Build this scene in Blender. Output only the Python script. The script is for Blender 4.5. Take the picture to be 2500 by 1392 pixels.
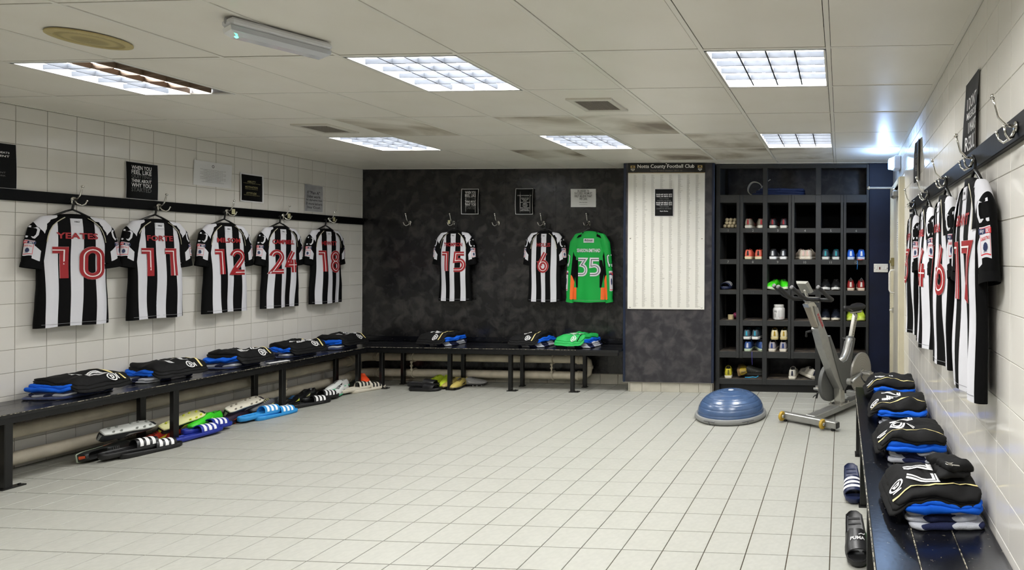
import bpy, bmesh, math, random
from mathutils import Vector, Matrix, Euler, noise
PI = math.pi
random.seed(7)
for o in list(bpy.data.objects): bpy.data.objects.remove(o, do_unlink=True)
scene = bpy.context.scene
COL = scene.collection

# ---------------------------------------------------------------- camera, world, lamps, exposure
CAM_F, CAM_PX, CAM_PY, YAW, ROLL, EYE = 1388.6, 1971.17, 629.87, .0586, .0044, 1.404
def setup_camera():
    cd = bpy.data.cameras.new('camera'); co = bpy.data.objects.new('camera', cd); COL.objects.link(co)
    cd.sensor_fit = 'HORIZONTAL'; cd.sensor_width = 36.0; cd.lens = CAM_F / 2500 * 36
    cd.shift_x = -(CAM_PX - 1250) / 2500; cd.shift_y = (CAM_PY - 696) / 2500
    cd.clip_start = .05; cd.clip_end = 60
    cr, sr, cy, sy = math.cos(ROLL), math.sin(ROLL), math.cos(YAW), math.sin(YAW)
    r = Vector((cr*cy, cr*sy, sr)); u = Vector((-sr*cy, -sr*sy, cr)); f = Vector((-sy, cy, 0))
    m = Matrix((r, u, -f)).transposed().to_4x4(); m.translation = (0, 0, EYE)
    co.matrix_world = m; scene.camera = co
setup_camera()
w = bpy.data.worlds.new('world'); scene.world = w; w.use_nodes = True
w.node_tree.nodes['Background'].inputs[0].default_value = (.8, .85, 1, 1)
w.node_tree.nodes['Background'].inputs[1].default_value = .02
scene.view_settings.view_transform = 'Standard'
scene.view_settings.look = 'None'
scene.view_settings.gamma = 1.0
scene.view_settings.use_curve_mapping = False
scene.view_settings.exposure = 0.38
scene.cycles.caustics_reflective = False; scene.cycles.caustics_refractive = False
scene.cycles.glossy_bounces = 3; scene.cycles.max_bounces = 8
CEIL = 2.383
WL, WR, WB, WF = -5.41, .535, 6.14, -1.5      # left, right, back wall, wall behind the camera
GX, GY = -.0635, -.3457                       # ceiling grid origin, 0.6 m pitch
LAMP_W = 39.0
LAMP_COL = (1.0, .985, .95)
LAMPS = [(i, j) for j in (8, 5, 2) for i in (-7, -4, -1)]   # grid cells that hold a louvred light
def ceiling_lamp(i, j):
    x, y = GX + .6*i + .3, GY + .6*j + .3
    dead = (i, j) == (-7, 5)
    ld = bpy.data.lights.new('tube_light', 'AREA'); ld.shape = 'RECTANGLE'
    ld.size = .25 if dead else .54; ld.size_y = .54
    ld.energy = LAMP_W * (.5 if dead else 1.35 if (i, j) == (-1, 2) else 1); ld.color = LAMP_COL
    lo = bpy.data.objects.new('tube_light', ld); COL.objects.link(lo)
    lo.location = (x - (.135 if dead else 0), y, CEIL + .062)
    return lo
lamp_obj = {c: ceiling_lamp(*c) for c in LAMPS}

# ---------------------------------------------------------------- materials
def lin(c):
    if isinstance(c, str):
        c = [int(c[k:k+2], 16) / 255 for k in (0, 2, 4)]
        c = [v/12.92 if v <= .04045 else ((v + .055)/1.055)**2.4 for v in c]
    return tuple(c) + (1,)
MATS = {}
def mat(name, col, rough=.5, metal=0, spec=.5, bump=0, bscale=200, var=0, vscale=8, emit=0, coat=0, objvar=0, sheen=0):
    if name in MATS: return MATS[name]
    m = bpy.data.materials.new(name); MATS[name] = m; m.use_nodes = True
    nt = m.node_tree; b = nt.nodes['Principled BSDF']; c = lin(col)
    b.inputs['Base Color'].default_value = c; b.inputs['Roughness'].default_value = rough
    b.inputs['Metallic'].default_value = metal; b.inputs['Specular IOR Level'].default_value = spec
    if coat: b.inputs['Coat Weight'].default_value = coat; b.inputs['Coat Roughness'].default_value = .08
    if sheen: b.inputs['Sheen Weight'].default_value = sheen
    if emit: b.inputs['Emission Color'].default_value = c; b.inputs['Emission Strength'].default_value = emit
    L = nt.links.new
    if bump or var:
        tc = nt.nodes.new('ShaderNodeTexCoord')
    if var or objvar:
        hsv = nt.nodes.new('ShaderNodeHueSaturation'); hsv.inputs['Color'].default_value = c
        val = None
        if var:
            n = nt.nodes.new('ShaderNodeTexNoise'); n.inputs['Scale'].default_value = vscale; n.inputs['Detail'].default_value = 6
            L(tc.outputs['Object'], n.inputs['Vector'])
            mr = nt.nodes.new('ShaderNodeMapRange'); mr.inputs[1].default_value = .3; mr.inputs[2].default_value = .7
            mr.inputs[3].default_value = 1 - var; mr.inputs[4].default_value = 1 + var
            L(n.outputs['Fac'], mr.inputs[0]); val = mr.outputs[0]
        if objvar:
            oi = nt.nodes.new('ShaderNodeObjectInfo'); mo = nt.nodes.new('ShaderNodeMapRange')
            mo.inputs[3].default_value = 1 - objvar; mo.inputs[4].default_value = 1 + objvar
            L(oi.outputs['Random'], mo.inputs[0])
            if val:
                mu = nt.nodes.new('ShaderNodeMath'); mu.operation = 'MULTIPLY'; L(val, mu.inputs[0]); L(mo.outputs[0], mu.inputs[1]); val = mu.outputs[0]
            else: val = mo.outputs[0]
        L(val, hsv.inputs['Value']); L(hsv.outputs[0], b.inputs['Base Color'])
    if bump:
        n2 = nt.nodes.new('ShaderNodeTexNoise'); n2.inputs['Scale'].default_value = bscale; n2.inputs['Detail'].default_value = 4
        L(tc.outputs['Object'], n2.inputs['Vector'])
        bp = nt.nodes.new('ShaderNodeBump'); bp.inputs['Strength'].default_value = bump; bp.inputs['Distance'].default_value = .004
        L(n2.outputs['Fac'], bp.inputs['Height']); L(bp.outputs[0], b.inputs['Normal'])
    return m
def ramp_mat(name, stops, scale, rough, detail=8, distort=0, bump=0, coord='Object', spec=.5, rough2=None, stretch=None):
    """noise through a colour ramp"""
    m = bpy.data.materials.new(name); MATS[name] = m; m.use_nodes = True
    nt = m.node_tree; b = nt.nodes['Principled BSDF']; L = nt.links.new
    tc = nt.nodes.new('ShaderNodeTexCoord'); n = nt.nodes.new('ShaderNodeTexNoise')
    n.inputs['Scale'].default_value = scale; n.inputs['Detail'].default_value = detail; n.inputs['Distortion'].default_value = distort
    src = nt.nodes.new('ShaderNodeNewGeometry').outputs['Position'] if coord == 'World' else tc.outputs[coord]
    if stretch:
        mp = nt.nodes.new('ShaderNodeMapping'); mp.inputs['Scale'].default_value = stretch; L(src, mp.inputs[0]); src = mp.outputs[0]
    L(src, n.inputs['Vector'])
    r = nt.nodes.new('ShaderNodeValToRGB'); L(n.outputs['Fac'], r.inputs[0])
    el = r.color_ramp.elements
    while len(el) < len(stops): el.new(.5)
    for e, (p, c) in zip(el, stops): e.position = p; e.color = lin(c)
    L(r.outputs[0], b.inputs['Base Color']); b.inputs['Roughness'].default_value = rough; b.inputs['Specular IOR Level'].default_value = spec
    if bump:
        bp = nt.nodes.new('ShaderNodeBump'); bp.inputs['Strength'].default_value = bump; bp.inputs['Distance'].default_value = .004
        L(n.outputs['Fac'], bp.inputs['Height']); L(bp.outputs[0], b.inputs['Normal'])
    return m
def stripe_mat(name, pitch=.065, cols=('d2d2d8', '060607'), axis=0, shift=0):
    """knitted vertical stripes, mirrored about the centre"""
    m = bpy.data.materials.new(name); MATS[name] = m; m.use_nodes = True
    nt = m.node_tree; b = nt.nodes['Principled BSDF']; L = nt.links.new
    tc = nt.nodes.new('ShaderNodeTexCoord'); sx = nt.nodes.new('ShaderNodeSeparateXYZ'); L(tc.outputs['UV'], sx.inputs[0])
    def M(op, a, bb=None):
        n = nt.nodes.new('ShaderNodeMath'); n.operation = op
        for k, v in enumerate((a, bb)):
            if v is None: continue
            if isinstance(v, (int, float)): n.inputs[k].default_value = v
            else: L(v, n.inputs[k])
        return n.outputs[0]
    x = M('ABSOLUTE', M('ADD', sx.outputs[axis], shift))
    fr = M('FRACT', M('DIVIDE', M('ADD', x, pitch/2), pitch*2))
    g = M('GREATER_THAN', fr, .5)
    mx = nt.nodes.new('ShaderNodeMix'); mx.data_type = 'RGBA'; mx.inputs[6].default_value = lin(cols[0]); mx.inputs[7].default_value = lin(cols[1])
    L(g, mx.inputs[0]); L(mx.outputs[2], b.inputs['Base Color'])
    b.inputs['Roughness'].default_value = .75; b.inputs['Specular IOR Level'].default_value = .12
    n2 = nt.nodes.new('ShaderNodeTexNoise'); n2.inputs['Scale'].default_value = 14; n2.inputs['Detail'].default_value = 3; L(tc.outputs['Object'], n2.inputs['Vector'])
    bp = nt.nodes.new('ShaderNodeBump'); bp.inputs['Strength'].default_value = .12; bp.inputs['Distance'].default_value = .02
    L(n2.outputs['Fac'], bp.inputs['Height']); L(bp.outputs[0], b.inputs['Normal'])
    return m

# ---------------------------------------------------------------- mesh building
class MB:
    def __init__(s): s.v = []; s.f = []; s.m = []; s.uv = []
    def add(s, vs, fs, mi=0, M=None, uv=None):
        o = len(s.v)
        for p in vs: s.v.append(tuple(M @ Vector(p)) if M is not None else tuple(p))
        s.uv += list(uv) if uv else [(0, 0)]*len(vs)
        for f in fs: s.f.append([o + k for k in f]); s.m.append(mi)
        return s
    def box(s, c, d, mi=0, M=None, ch=0):
        x, y, z = c; a, b, h = d[0]/2, d[1]/2, d[2]/2
        if ch:
            k = ch; vs = []
            for sz in (-1, 1):
                for px, py in ((-a+k, -b), (a-k, -b), (a, -b+k), (a, b-k), (a-k, b), (-a+k, b), (-a, b-k), (-a, -b+k)):
                    vs.append((x+px, y+py, z+sz*(h-k)))
            for sz in (-1, 1):
                for px, py in ((-a+k, -b+k), (a-k, -b+k), (a-k, b-k), (-a+k, b-k)): vs.append((x+px, y+py, z+sz*h))
            fs = [[q, (q+1) % 8, 8+(q+1) % 8, 8+q] for q in range(8)]
            for base, cap, fl in ((0, 16, 1), (8, 20, 0)):
                fc = [[base, base+1, cap+1, cap], [base+1, base+2, cap+1], [base+2, base+3, cap+2, cap+1], [base+3, base+4, cap+2],
                      [base+4, base+5, cap+3, cap+2], [base+5, base+6, cap+3], [base+6, base+7, cap, cap+3], [base+7, base, cap], [cap, cap+1, cap+2, cap+3]]
                fs += [list(reversed(q)) if fl else q for q in fc]
            return s.add(vs, fs, mi, M)
        vs = [(x+i*a, y+j*b, z+k*h) for k in (-1, 1) for j in (-1, 1) for i in (-1, 1)]
        return s.add(vs, [[0, 2, 3, 1], [4, 5, 7, 6], [0, 1, 5, 4], [2, 6, 7, 3], [0, 4, 6, 2], [1, 3, 7, 5]], mi, M)
    def loft(s, rings, closed=True, cap=True, mi=0, M=None, uv=None):
        n = len(rings[0]); vs = [p for r in rings for p in r]; fs = []
        for i in range(len(rings)-1):
            for j in range(n if closed else n-1):
                k = (j+1) % n; fs.append([i*n+j, i*n+k, (i+1)*n+k, (i+1)*n+j])
        if cap and closed:
            fs.append(list(range(n))[::-1]); fs.append([(len(rings)-1)*n+k for k in range(n)])
        return s.add(vs, fs, mi, M, uv)
    def tube(s, path, r, n=8, mi=0, M=None, cap=True, flat=1.0):
        P = [Vector(p) for p in path]; rs = r if isinstance(r, (list, tuple)) else [r]*len(P); rings = []
        t0 = (P[1]-P[0]).normalized(); a = Vector((0, 0, 1)) if abs(t0.z) < .9 else Vector((1, 0, 0))
        nrm = t0.cross(a).normalized()
        for i, p in enumerate(P):
            t = (P[min(i+1, len(P)-1)]-P[max(i-1, 0)])
            if t.length < 1e-9: t = t0
            t = t.normalized(); nrm = (nrm - t*nrm.dot(t)); nrm = nrm.normalized() if nrm.length > 1e-6 else t.orthogonal().normalized(); b = t.cross(nrm)
            rings.append([p + nrm*math.cos(2*PI*k/n)*rs[i] + b*math.sin(2*PI*k/n)*rs[i]*flat for k in range(n)])
        return s.loft(rings, True, cap, mi, M)
    def cyl(s, p0, p1, r, n=16, mi=0, M=None, r1=None):
        return s.tube([p0, p1], [r, r if r1 is None else r1], n, mi, M)
    def lathe(s, prof, n=24, mi=0, M=None, cap=True):
        return s.loft([[(r*math.cos(2*PI*k/n), r*math.sin(2*PI*k/n), z) for k in range(n)] for r, z in prof], True, cap, mi, M)
    def prism(s, out, z0, z1, mi=0, M=None, ins=0):
        n = len(out)
        return s.loft([[(x, y, z0) for x, y in out], [(x, y, z1) for x, y in out]], True, True, mi, M)
    def grid(s, fn, nu, nv, mi=0, M=None, wrap=False, uvf=None):
        vs = [fn(i/nu, j/nv) for i in range(nu+1) for j in range(nv+1)]; n = nv+1
        uv = [uvf(i/nu, j/nv) for i in range(nu+1) for j in range(nv+1)] if uvf else None
        return s.add(vs, [[i*n+j, (i+1)*n+j, (i+1)*n+j+1, i*n+j+1] for i in range(nu) for j in range(nv)], mi, M, uv)
    def ribbon(s, pts, wd, fn, mi=0, closed=False):
        """flat stroke of width wd along 2-D pts; fn maps (x, y) to 3-D"""
        P = [Vector((p[0], p[1])) for p in pts]; n = len(P); vs = []
        for i in range(n):
            a = P[i-1] if (closed or i > 0) else None; c = P[(i+1) % n] if (closed or i < n-1) else None
            d1 = (P[i]-a).normalized() if a is not None else None; d2 = (c-P[i]).normalized() if c is not None else None
            d1 = d1 or d2; d2 = d2 or d1
            nn = Vector((-(d1+d2).y, (d1+d2).x)); nn = nn.normalized() if nn.length > 1e-6 else Vector((-d1.y, d1.x))
            k = max(.5, nn.dot(Vector((-d1.y, d1.x))))
            q = nn*(wd/2/k)
            vs += [tuple(P[i]+q), tuple(P[i]-q)]
        fs = [[2*i, 2*i+1, 2*((i+1) % n)+1, 2*((i+1) % n)] for i in range(n if closed else n-1)]
        return s.add([fn(*v) for v in vs], fs, mi)
    def build(s, name, mats, parent=None, smooth=False, loc=None, rot=None):
        me = bpy.data.meshes.new(name); me.from_pydata(s.v, [], s.f)
        for m in (mats if isinstance(mats, (list, tuple)) else [mats]): me.materials.append(m)
        me.polygons.foreach_set('material_index', s.m)
        if smooth: me.polygons.foreach_set('use_smooth', [True]*len(s.f))
        if any(u != (0, 0) for u in s.uv):
            ul = me.uv_layers.new(name='UVMap')
            for l in me.loops: ul.data[l.index].uv = s.uv[l.vertex_index]
        me.update()
        return link(name, me, parent, loc, rot)
def link(name, me, parent=None, loc=None, rot=None):
    o = bpy.data.objects.new(name, me); COL.objects.link(o)
    if parent: o.parent = parent
    if loc is not None: o.location = loc
    if rot is not None: o.rotation_euler = rot
    return o
def smooth_by_angle(o, ang=40):
    bm = bmesh.new(); bm.from_mesh(o.data)
    bmesh.ops.recalc_face_normals(bm, faces=bm.faces)
    for e in bm.edges: e.smooth = not (len(e.link_faces) == 2 and e.calc_face_angle(0) > math.radians(ang))
    for f in bm.faces: f.smooth = True
    bm.to_mesh(o.data); bm.free(); return o
def thing(name, label, cat, loc=(0, 0, 0), rot=0, group=None):
    o = bpy.data.objects.new(name, None); COL.objects.link(o); o.location = loc; o.empty_display_size = .05
    o.rotation_euler = rot if isinstance(rot, (tuple, Euler)) else (0, 0, rot)
    o['label'] = label; o['category'] = cat
    if group: o['group'] = group
    return o
def tag(o, label, cat, group=None):
    o['label'] = label; o['category'] = cat
    if group: o['group'] = group
    return o
def struct(o): o['kind'] = 'structure'; return o
def stuff(o): o['kind'] = 'stuff'; return o
def dup(root, loc=None, rot=None, label=None):
    r = root.copy(); COL.objects.link(r)
    if loc is not None: r.location = loc
    if rot is not None: r.rotation_euler = rot if isinstance(rot, (tuple, Euler)) else (0, 0, rot)
    if label: r['label'] = label
    for ch in list(root.children):
        c = ch.copy(); COL.objects.link(c); c.parent = r
        for g in list(ch.children):
            d = g.copy(); COL.objects.link(d); d.parent = c
    return r
# lettering -------------------------------------------------------
TXT = {}
def glyphs(s, bold=0, space=1.0):
    k = (s, bold, space)
    if k not in TXT:
        cu = bpy.data.curves.new('lettering', 'FONT'); cu.body = s; cu.align_x = 'CENTER'; cu.align_y = 'CENTER'; cu.size = 1; cu.offset = bold
        cu.resolution_u = 2; cu.space_character = space
        ob = bpy.data.objects.new('lettering', cu)
        me = bpy.data.meshes.new_from_object(ob)
        v = [(p.co.x, p.co.y) for p in me.vertices]; f = [list(p.vertices) for p in me.polygons]
        bpy.data.objects.remove(ob); bpy.data.curves.remove(cu); bpy.data.meshes.remove(me)
        if v:
            x0, x1 = min(p[0] for p in v), max(p[0] for p in v); y0, y1 = min(p[1] for p in v), max(p[1] for p in v)
            v = [((p[0]-(x0+x1)/2)/(x1-x0), (p[1]-(y0+y1)/2)/(y1-y0)) for p in v]
            TXT[k] = (v, f, (x1-x0)/(y1-y0))
        else: TXT[k] = ([], [], 1)
    return TXT[k]
def text(mb, s, cx, cy, wd, ht, fn, mi=0, bold=.02, space=1.0):
    """letters fitted into a wd x ht box round (cx, cy); wd None keeps the proportions"""
    v, f, asp = glyphs(s, bold, space)
    if wd is None: wd = asp*ht
    mb.add([fn(cx + p[0]*wd, cy + p[1]*ht) for p in v], f, mi)
    return wd
def arc(cx, cy, rx, ry, a0, a1, n=10):
    return [(cx+rx*math.cos(math.radians(a0+(a1-a0)*k/n)), cy+ry*math.sin(math.radians(a0+(a1-a0)*k/n))) for k in range(n+1)]
DIG = {
 '0': [(arc(.31, .7, .22, .24, 180, 0)+arc(.31, .3, .22, .24, 0, -180), True)],
 '1': [([(.08, .92), (.36, .92), (.36, .02)], False)],
 '2': [(arc(.31, .72, .23, .22, 170, -20)+[(.1, .08), (.58, .08)], False)],
 '3': [([(.08, .92), (.52, .92), (.28, .6)]+arc(.3, .33, .24, .26, 80, -90)+[(.06, .07)], False)],
 '4': [([(.42, .96), (.08, .36), (.6, .36)], False), ([(.44, .6), (.44, .02)], False)],
 '5': [([(.55, .92), (.14, .92), (.12, .55), (.3, .58)]+arc(.3, .33, .24, .25, 75, -90)+[(.06, .08)], False)],
 '6': [([(.42, .98), (.12, .42)], False), (arc(.31, .29, .22, .23, 150, -210, 18), True)],
 '7': [([(.06, .92), (.54, .92), (.2, .02)], False)],
 '8': [(arc(.31, .72, .2, .21, 0, 360, 16)[:-1], True), (arc(.31, .28, .23, .23, 0, 360, 16)[:-1], True)],
}
def number(mb, s, cx, cy, ht, fn, layers, adv=.68, sx=1.0):
    """layers: list of (stroke width in glyph units, material index, lift)"""
    tot = (len(s)-1)*adv + .62
    for wd, mi, lift in layers:
        for k, ch in enumerate(s):
            for pts, cl in DIG[ch]:
                den = []
                q = pts + ([pts[0]] if cl else [])
                for a, b in zip(q, q[1:]):
                    m = max(1, int(math.dist(a, b)/.14)); den += [(a[0]+(b[0]-a[0])*i/m, a[1]+(b[1]-a[1])*i/m) for i in range(m)]
                if not cl: den.append(q[-1])
                P = [((p[0]+k*adv-tot/2)*ht*sx + cx, (p[1]-.5)*ht + cy) for p in den]
                mb.ribbon(P, wd*ht, lambda x, y: fn(x, y, lift), mi, cl)
# ---------------------------------------------------------------- the room
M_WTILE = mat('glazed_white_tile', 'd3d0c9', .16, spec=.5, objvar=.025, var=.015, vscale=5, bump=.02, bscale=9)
M_WTILE_R = mat('glazed_white_tile_right', 'e0ddd6', .09, spec=.55, objvar=.02, var=.01, vscale=5, bump=.015, bscale=9)  # paler than the left tile: the right side's stronger light is in the colour
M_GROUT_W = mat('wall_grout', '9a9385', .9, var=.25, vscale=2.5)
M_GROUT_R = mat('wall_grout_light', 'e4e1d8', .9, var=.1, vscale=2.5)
M_FTILE = ramp_mat('floor_tile', [(.3, '9a9a92'), (.5, '9e9e96'), (.7, 'a2a29a')], 40, .42, detail=10)
M_GROUT_F = mat('floor_grout', '3f3323', .95, var=.4, vscale=1.7)
M_CTILE = ramp_mat('ceiling_board', [(.25, 'e2ddd2'), (.5, 'e6e2d8'), (.75, 'e9e5dc')], 2.5, .38, detail=5)
M_CSTAIN = ramp_mat('stained_ceiling_board', [(.3, '7a6e60'), (.42, 'b3ab9b'), (.52, 'd2cdc1'), (.62, 'e3dfd5')], 1.9, .5, detail=13, distort=.5, coord='World')
M_BAR = mat('ceiling_grid_bar', 'e4e1d8', .35)
M_VOID = mat('ceiling_void', '1c1a17', .9)
M_LAM = ramp_mat('mottled_laminate', [(.3, '151516'), (.45, '1d1d1e'), (.55, '2a2929'), (.65, '363433'), (.78, '262525')], 9, .24, detail=14, distort=.5, bump=.03, spec=.45)
M_LAM2 = ramp_mat('mottled_laminate_pillar', [(.28, '26252a'), (.45, '302f33'), (.55, '3d3b3e'), (.65, '484546'), (.78, '343237')], 9.5, .34, detail=14, distort=.5, bump=.03, spec=.4)
M_NAVY = mat('navy_painted_trim', '101c33', .35)
M_BLACKWALL = mat('navy_wall_with_glow', '08112a', .5, spec=.3, var=.25, vscale=6, bump=.05, bscale=60)  # dark navy paint, made bluer to hold the exit light's glow
M_WHITE = mat('white_gloss_paint', 'dedad0', .3, var=.04, vscale=4)
M_SKIRT = mat('grey_skirting_tile', 'b2aea0', .35, objvar=.05, var=.08, vscale=12)

def tile_mesh(name, a, b, h, m, ch=.0012):
    vs = []
    for q, z in ((0, 0), (0, h-ch), (ch, h)):
        vs += [(-a/2+q, -b/2+q, z), (a/2-q, -b/2+q, z), (a/2-q, b/2-q, z), (-a/2+q, b/2-q, z)]
    fs = [[8, 9, 10, 11]] + [[r*4+k, r*4+(k+1) % 4, r*4+4+(k+1) % 4, r*4+4+k] for r in (0, 1) for k in range(4)]
    me = bpy.data.meshes.new(name); me.from_pydata(vs, [], fs); me.materials.append(m); me.update(); return me
def tile_into(mb, c, a, b, h, R, ch=.0012):
    vs = []
    for q, z in ((0, 0), (0, h-ch), (ch, h)):
        vs += [(-a/2+q, -b/2+q, z), (a/2-q, -b/2+q, z), (a/2-q, b/2-q, z), (-a/2+q, b/2-q, z)]
    fs = [[8, 9, 10, 11]] + [[r*4+k, r*4+(k+1) % 4, r*4+4+(k+1) % 4, r*4+4+k] for r in (0, 1) for k in range(4)]
    mb.add(vs, fs, 0, Matrix.Translation(c) @ R.to_4x4())
def in_view(p):
    x, y, z = p[0], p[1], p[2]-EYE
    cy, sy = math.cos(YAW), math.sin(YAW); a, d = x*cy+y*sy, -x*sy+y*cy
    if d < .3: return None
    u, v = CAM_PX+CAM_F*a/d, CAM_PY-CAM_F*z/d
    return d if (-60 < u < 2560 and -60 < v < 1450) else None

# floor: 0.2 m tiles on a dark joint bed
m = MB(); m.box(((WL+WR)/2, (WF+6.4)/2, -.055), (WR-WL+.2, 6.4-WF+.2, .1)); floor = struct(m.build('floor', M_GROUT_F))
FX, FY = -.0448, .0751
FM = tile_mesh('tile', .1958, .1958, .005, M_FTILE)
cells = []
for i in range(-28, 5):
    for j in range(-8, 32):
        x0, x1, y0, y1 = FX+.2*i, FX+.2*i+.2, FY+.2*j, FY+.2*j+.2
        x0, x1, y0, y1 = max(x0, WL), min(x1, WR), max(y0, WF), min(y1, 6.3)
        if x1-x0 < .01 or y1-y0 < .01: continue
        c = ((x0+x1)/2, (y0+y1)/2, -.005); cells.append((in_view(c) or 99, c, x1-x0, y1-y0))
cells.sort(key=lambda t: t[0]); rest = MB()
for n, (d, c, a, b) in enumerate(cells):
    if n < 300 and d < 90 and a > .199 and b > .199: link('tile', FM, floor, c)
    else: tile_into(rest, c, a-.0042, b-.0042, .005, Matrix.Identity(3))
stuff(rest.build('floor_tiles', M_FTILE, floor))

def tiled_wall(name, X, sgn, y_org, y0, y1, vis, mt, mg, skip=None):
    """wall plane at X, room on the side sgn; 0.15 m tiles from joint y_org; vis(y, z) picks the single pieces"""
    m = MB(); m.box((X-sgn*.06, (y0+y1)/2, CEIL/2+.1), (.11, y1-y0, CEIL+.2)); wall = struct(m.build(name, mg))
    R = Euler((0, sgn*PI/2, 0)).to_matrix(); TM = tile_mesh('tile', .1478, .1478, .006, mt); rest = MB()
    k0 = math.floor((y0-y_org)/.15)
    for k in range(k0, int((y1-y_org)/.15)+2):
        for r in range(-1, 17):
            a0, a1, z0, z1 = max(y_org+.15*k, y0), min(y_org+.15*k+.15, y1), max(.03+.15*r, 0), min(.18+.15*r, CEIL)
            if a1-a0 < .006 or z1-z0 < .006: continue
            if skip and skip((a0+a1)/2, (z0+z1)/2): continue
            c = (X-sgn*.006, (a0+a1)/2, (z0+z1)/2)
            if vis(c[1], c[2]) and a1-a0 > .149 and z1-z0 > .149: link('tile', TM, wall, c, (0, sgn*PI/2, 0))
            else: tile_into(rest, c, (z1-z0)-.0022, (a1-a0)-.0022, .006, R)
    stuff(rest.build('wall_tiles', mt, wall)); return wall
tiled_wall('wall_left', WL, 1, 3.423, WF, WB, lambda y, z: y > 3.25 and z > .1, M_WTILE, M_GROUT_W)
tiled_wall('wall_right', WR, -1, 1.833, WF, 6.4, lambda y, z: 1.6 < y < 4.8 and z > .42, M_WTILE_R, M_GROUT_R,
           lambda y, z: 4.9 < y < 5.73 and z < 2.09)
m = MB(); m.box(((WL+WR)/2, WF-.06, CEIL/2+.1), (WR-WL+.2, .1, CEIL+.2)); struct(m.build('wall_front', M_WHITE))

# back wall: dark laminate sheets above a tiled skirting
m = MB(); m.box(((WL-1.3)/2, WB+.062, CEIL/2+.1), (-1.3-WL+.1, .1, CEIL+.2)); wback = struct(m.build('wall_back', M_VOID))
ed = [WL, -4.92, -4.33, -3.74, -3.16, -2.57, -2.24]
for a, b in zip(ed, ed[1:]):
    m = MB(); m.box(((a+b)/2, WB+.006, (CEIL+.115)/2), (b-a-.0012, .012, CEIL-.115), ch=.0008); m.build('panel', M_LAM, wback)
m = MB(); m.box((WL+(ed[-1]-WL)/2, WB+.004, .057), (ed[-1]-WL, .01, .114)); bb = struct(m.build('baseboard_back', M_GROUT_W))
SK = tile_mesh('tile', .1965, .108, .007, M_SKIRT)
x = FX-.2*27
while x < -2.3:
    link('tile', SK, bb, (x+.1, WB-.001, .056), (PI/2, 0, 0)); x += .2
m = MB(); m.box((-3.82, WB-.004, .116), (3.1, .012, .004)); m.build('edging_strip', mat('brushed_edging', '8d8980', .4, metal=.6), bb)
# pillar with the season-ticket board
m = MB(); m.box((-1.787, 5.985, (CEIL+.1)/2), (.93, .33, CEIL-.1), ch=.002); pil = struct(m.build('wall_pillar', M_LAM2))
for xx in (-2.255, -1.32):
    m = MB(); m.box((xx, 5.824, (CEIL+.1)/2), (.026, .02, CEIL-.1), ch=.004); m.build('corner_trim', M_NAVY, pil)
m = MB(); m.box((-1.77, 5.99, .05), (.89, .31, .1)); bp = struct(m.build('baseboard_pillar', M_GROUT_W))
for k, (a, b) in enumerate(((-2.195, -2.068), (-2.065, -1.868), (-1.865, -1.668), (-1.665, -1.468), (-1.465, -1.345))):
    link('tile', tile_mesh('tile', b-a, .093, .008, M_SKIRT), bp, ((a+b)/2, 5.835, .047), (PI/2, 0, 0))
for xx in (-2.205, -1.335):
    m = MB(); m.box((xx, 5.832, .05), (.016, .016, .1), ch=.003); m.build('corner_trim', mat('chrome_tile_trim', 'b8b4a8', .3, metal=.5), bp)
m = MB(); m.box((-1.787, 5.83, .1), (.95, .03, .006)); m.build('edging_strip', mat('brushed_edging', '8d8980', .4), bp)
# alcove behind the shelves and the navy return beside the door
m = MB(); m.box((-.4, 6.36, CEIL/2+.1), (1.94, .1, CEIL+.2)); struct(m.build('wall_alcove', M_LAM2))
m = MB(); m.box((.413, 6.1, CEIL/2), (.244, .4, CEIL), ch=.002); struct(m.build('wall_return', M_BLACKWALL))

# ceiling: boards in a white grid
m = MB(); m.box(((WL+WR)/2, (WF+6.4)/2, CEIL+.2), (WR-WL+.2, 6.4-WF+.2, .06)); ceil = struct(m.build('ceiling', M_VOID))
VENTS = {(-3, 6): 1, (-7, 7): 1}
STAIN = {(-4, 7), (-3, 7), (-2, 8), (-2, 9), (-3, 9), (-6, 7), (-1, 9), (-5, 9)}
CM = tile_mesh('tile', .572, .572, .012, M_CTILE); CS = tile_mesh('tile', .572, .572, .012, M_CSTAIN)
rest = MB()
for i in range(-9, 1):
    for j in range(-2, 11):
        if (i, j) in LAMPS: continue
        x0, x1, y0, y1 = GX+.6*i, GX+.6*i+.6, GY+.6*j, GY+.6*j+.6
        x0 = max(x0, WL-.0); y0 = max(y0, WF); y1 = min(y1, WB if i < -3 else 6.25); x1 = min(x1, WR)
        c = ((x0+x1)/2, (y0+y1)/2, CEIL+.015)
        st = (i, j) in STAIN
        if j >= 3 and i > -9 and j < 10 and x1-x0 > .598: link('tile', CS if st else CM, ceil, (c[0], c[1], CEIL+.015+random.uniform(-.0015, .0015)), (PI, 0, 0))
        else:
            a, b = x1-x0-.0255, y1-y0-.0255
            if j >= 3: link('tile', tile_mesh('tile', a, b, .012, M_CSTAIN if st else M_CTILE), ceil, c, (PI, 0, 0))
            else: tile_into(rest, c, a, b, .012, Matrix.Rotation(PI, 3, 'X'))
stuff(rest.build('ceiling_boards', M_CTILE, ceil))
for i in range(-9, 2):
    x = min(max(GX+.6*i, WL+.012), WR-.012)
    m = MB(); m.box((x, (WF+6.25)/2, CEIL+.003), (.022, 6.25-WF, .004)); m.box((x, (WF+6.25)/2, CEIL+.02), (.003, 6.25-WF, .03)); m.build('grid_bar', M_BAR, ceil)
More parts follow.
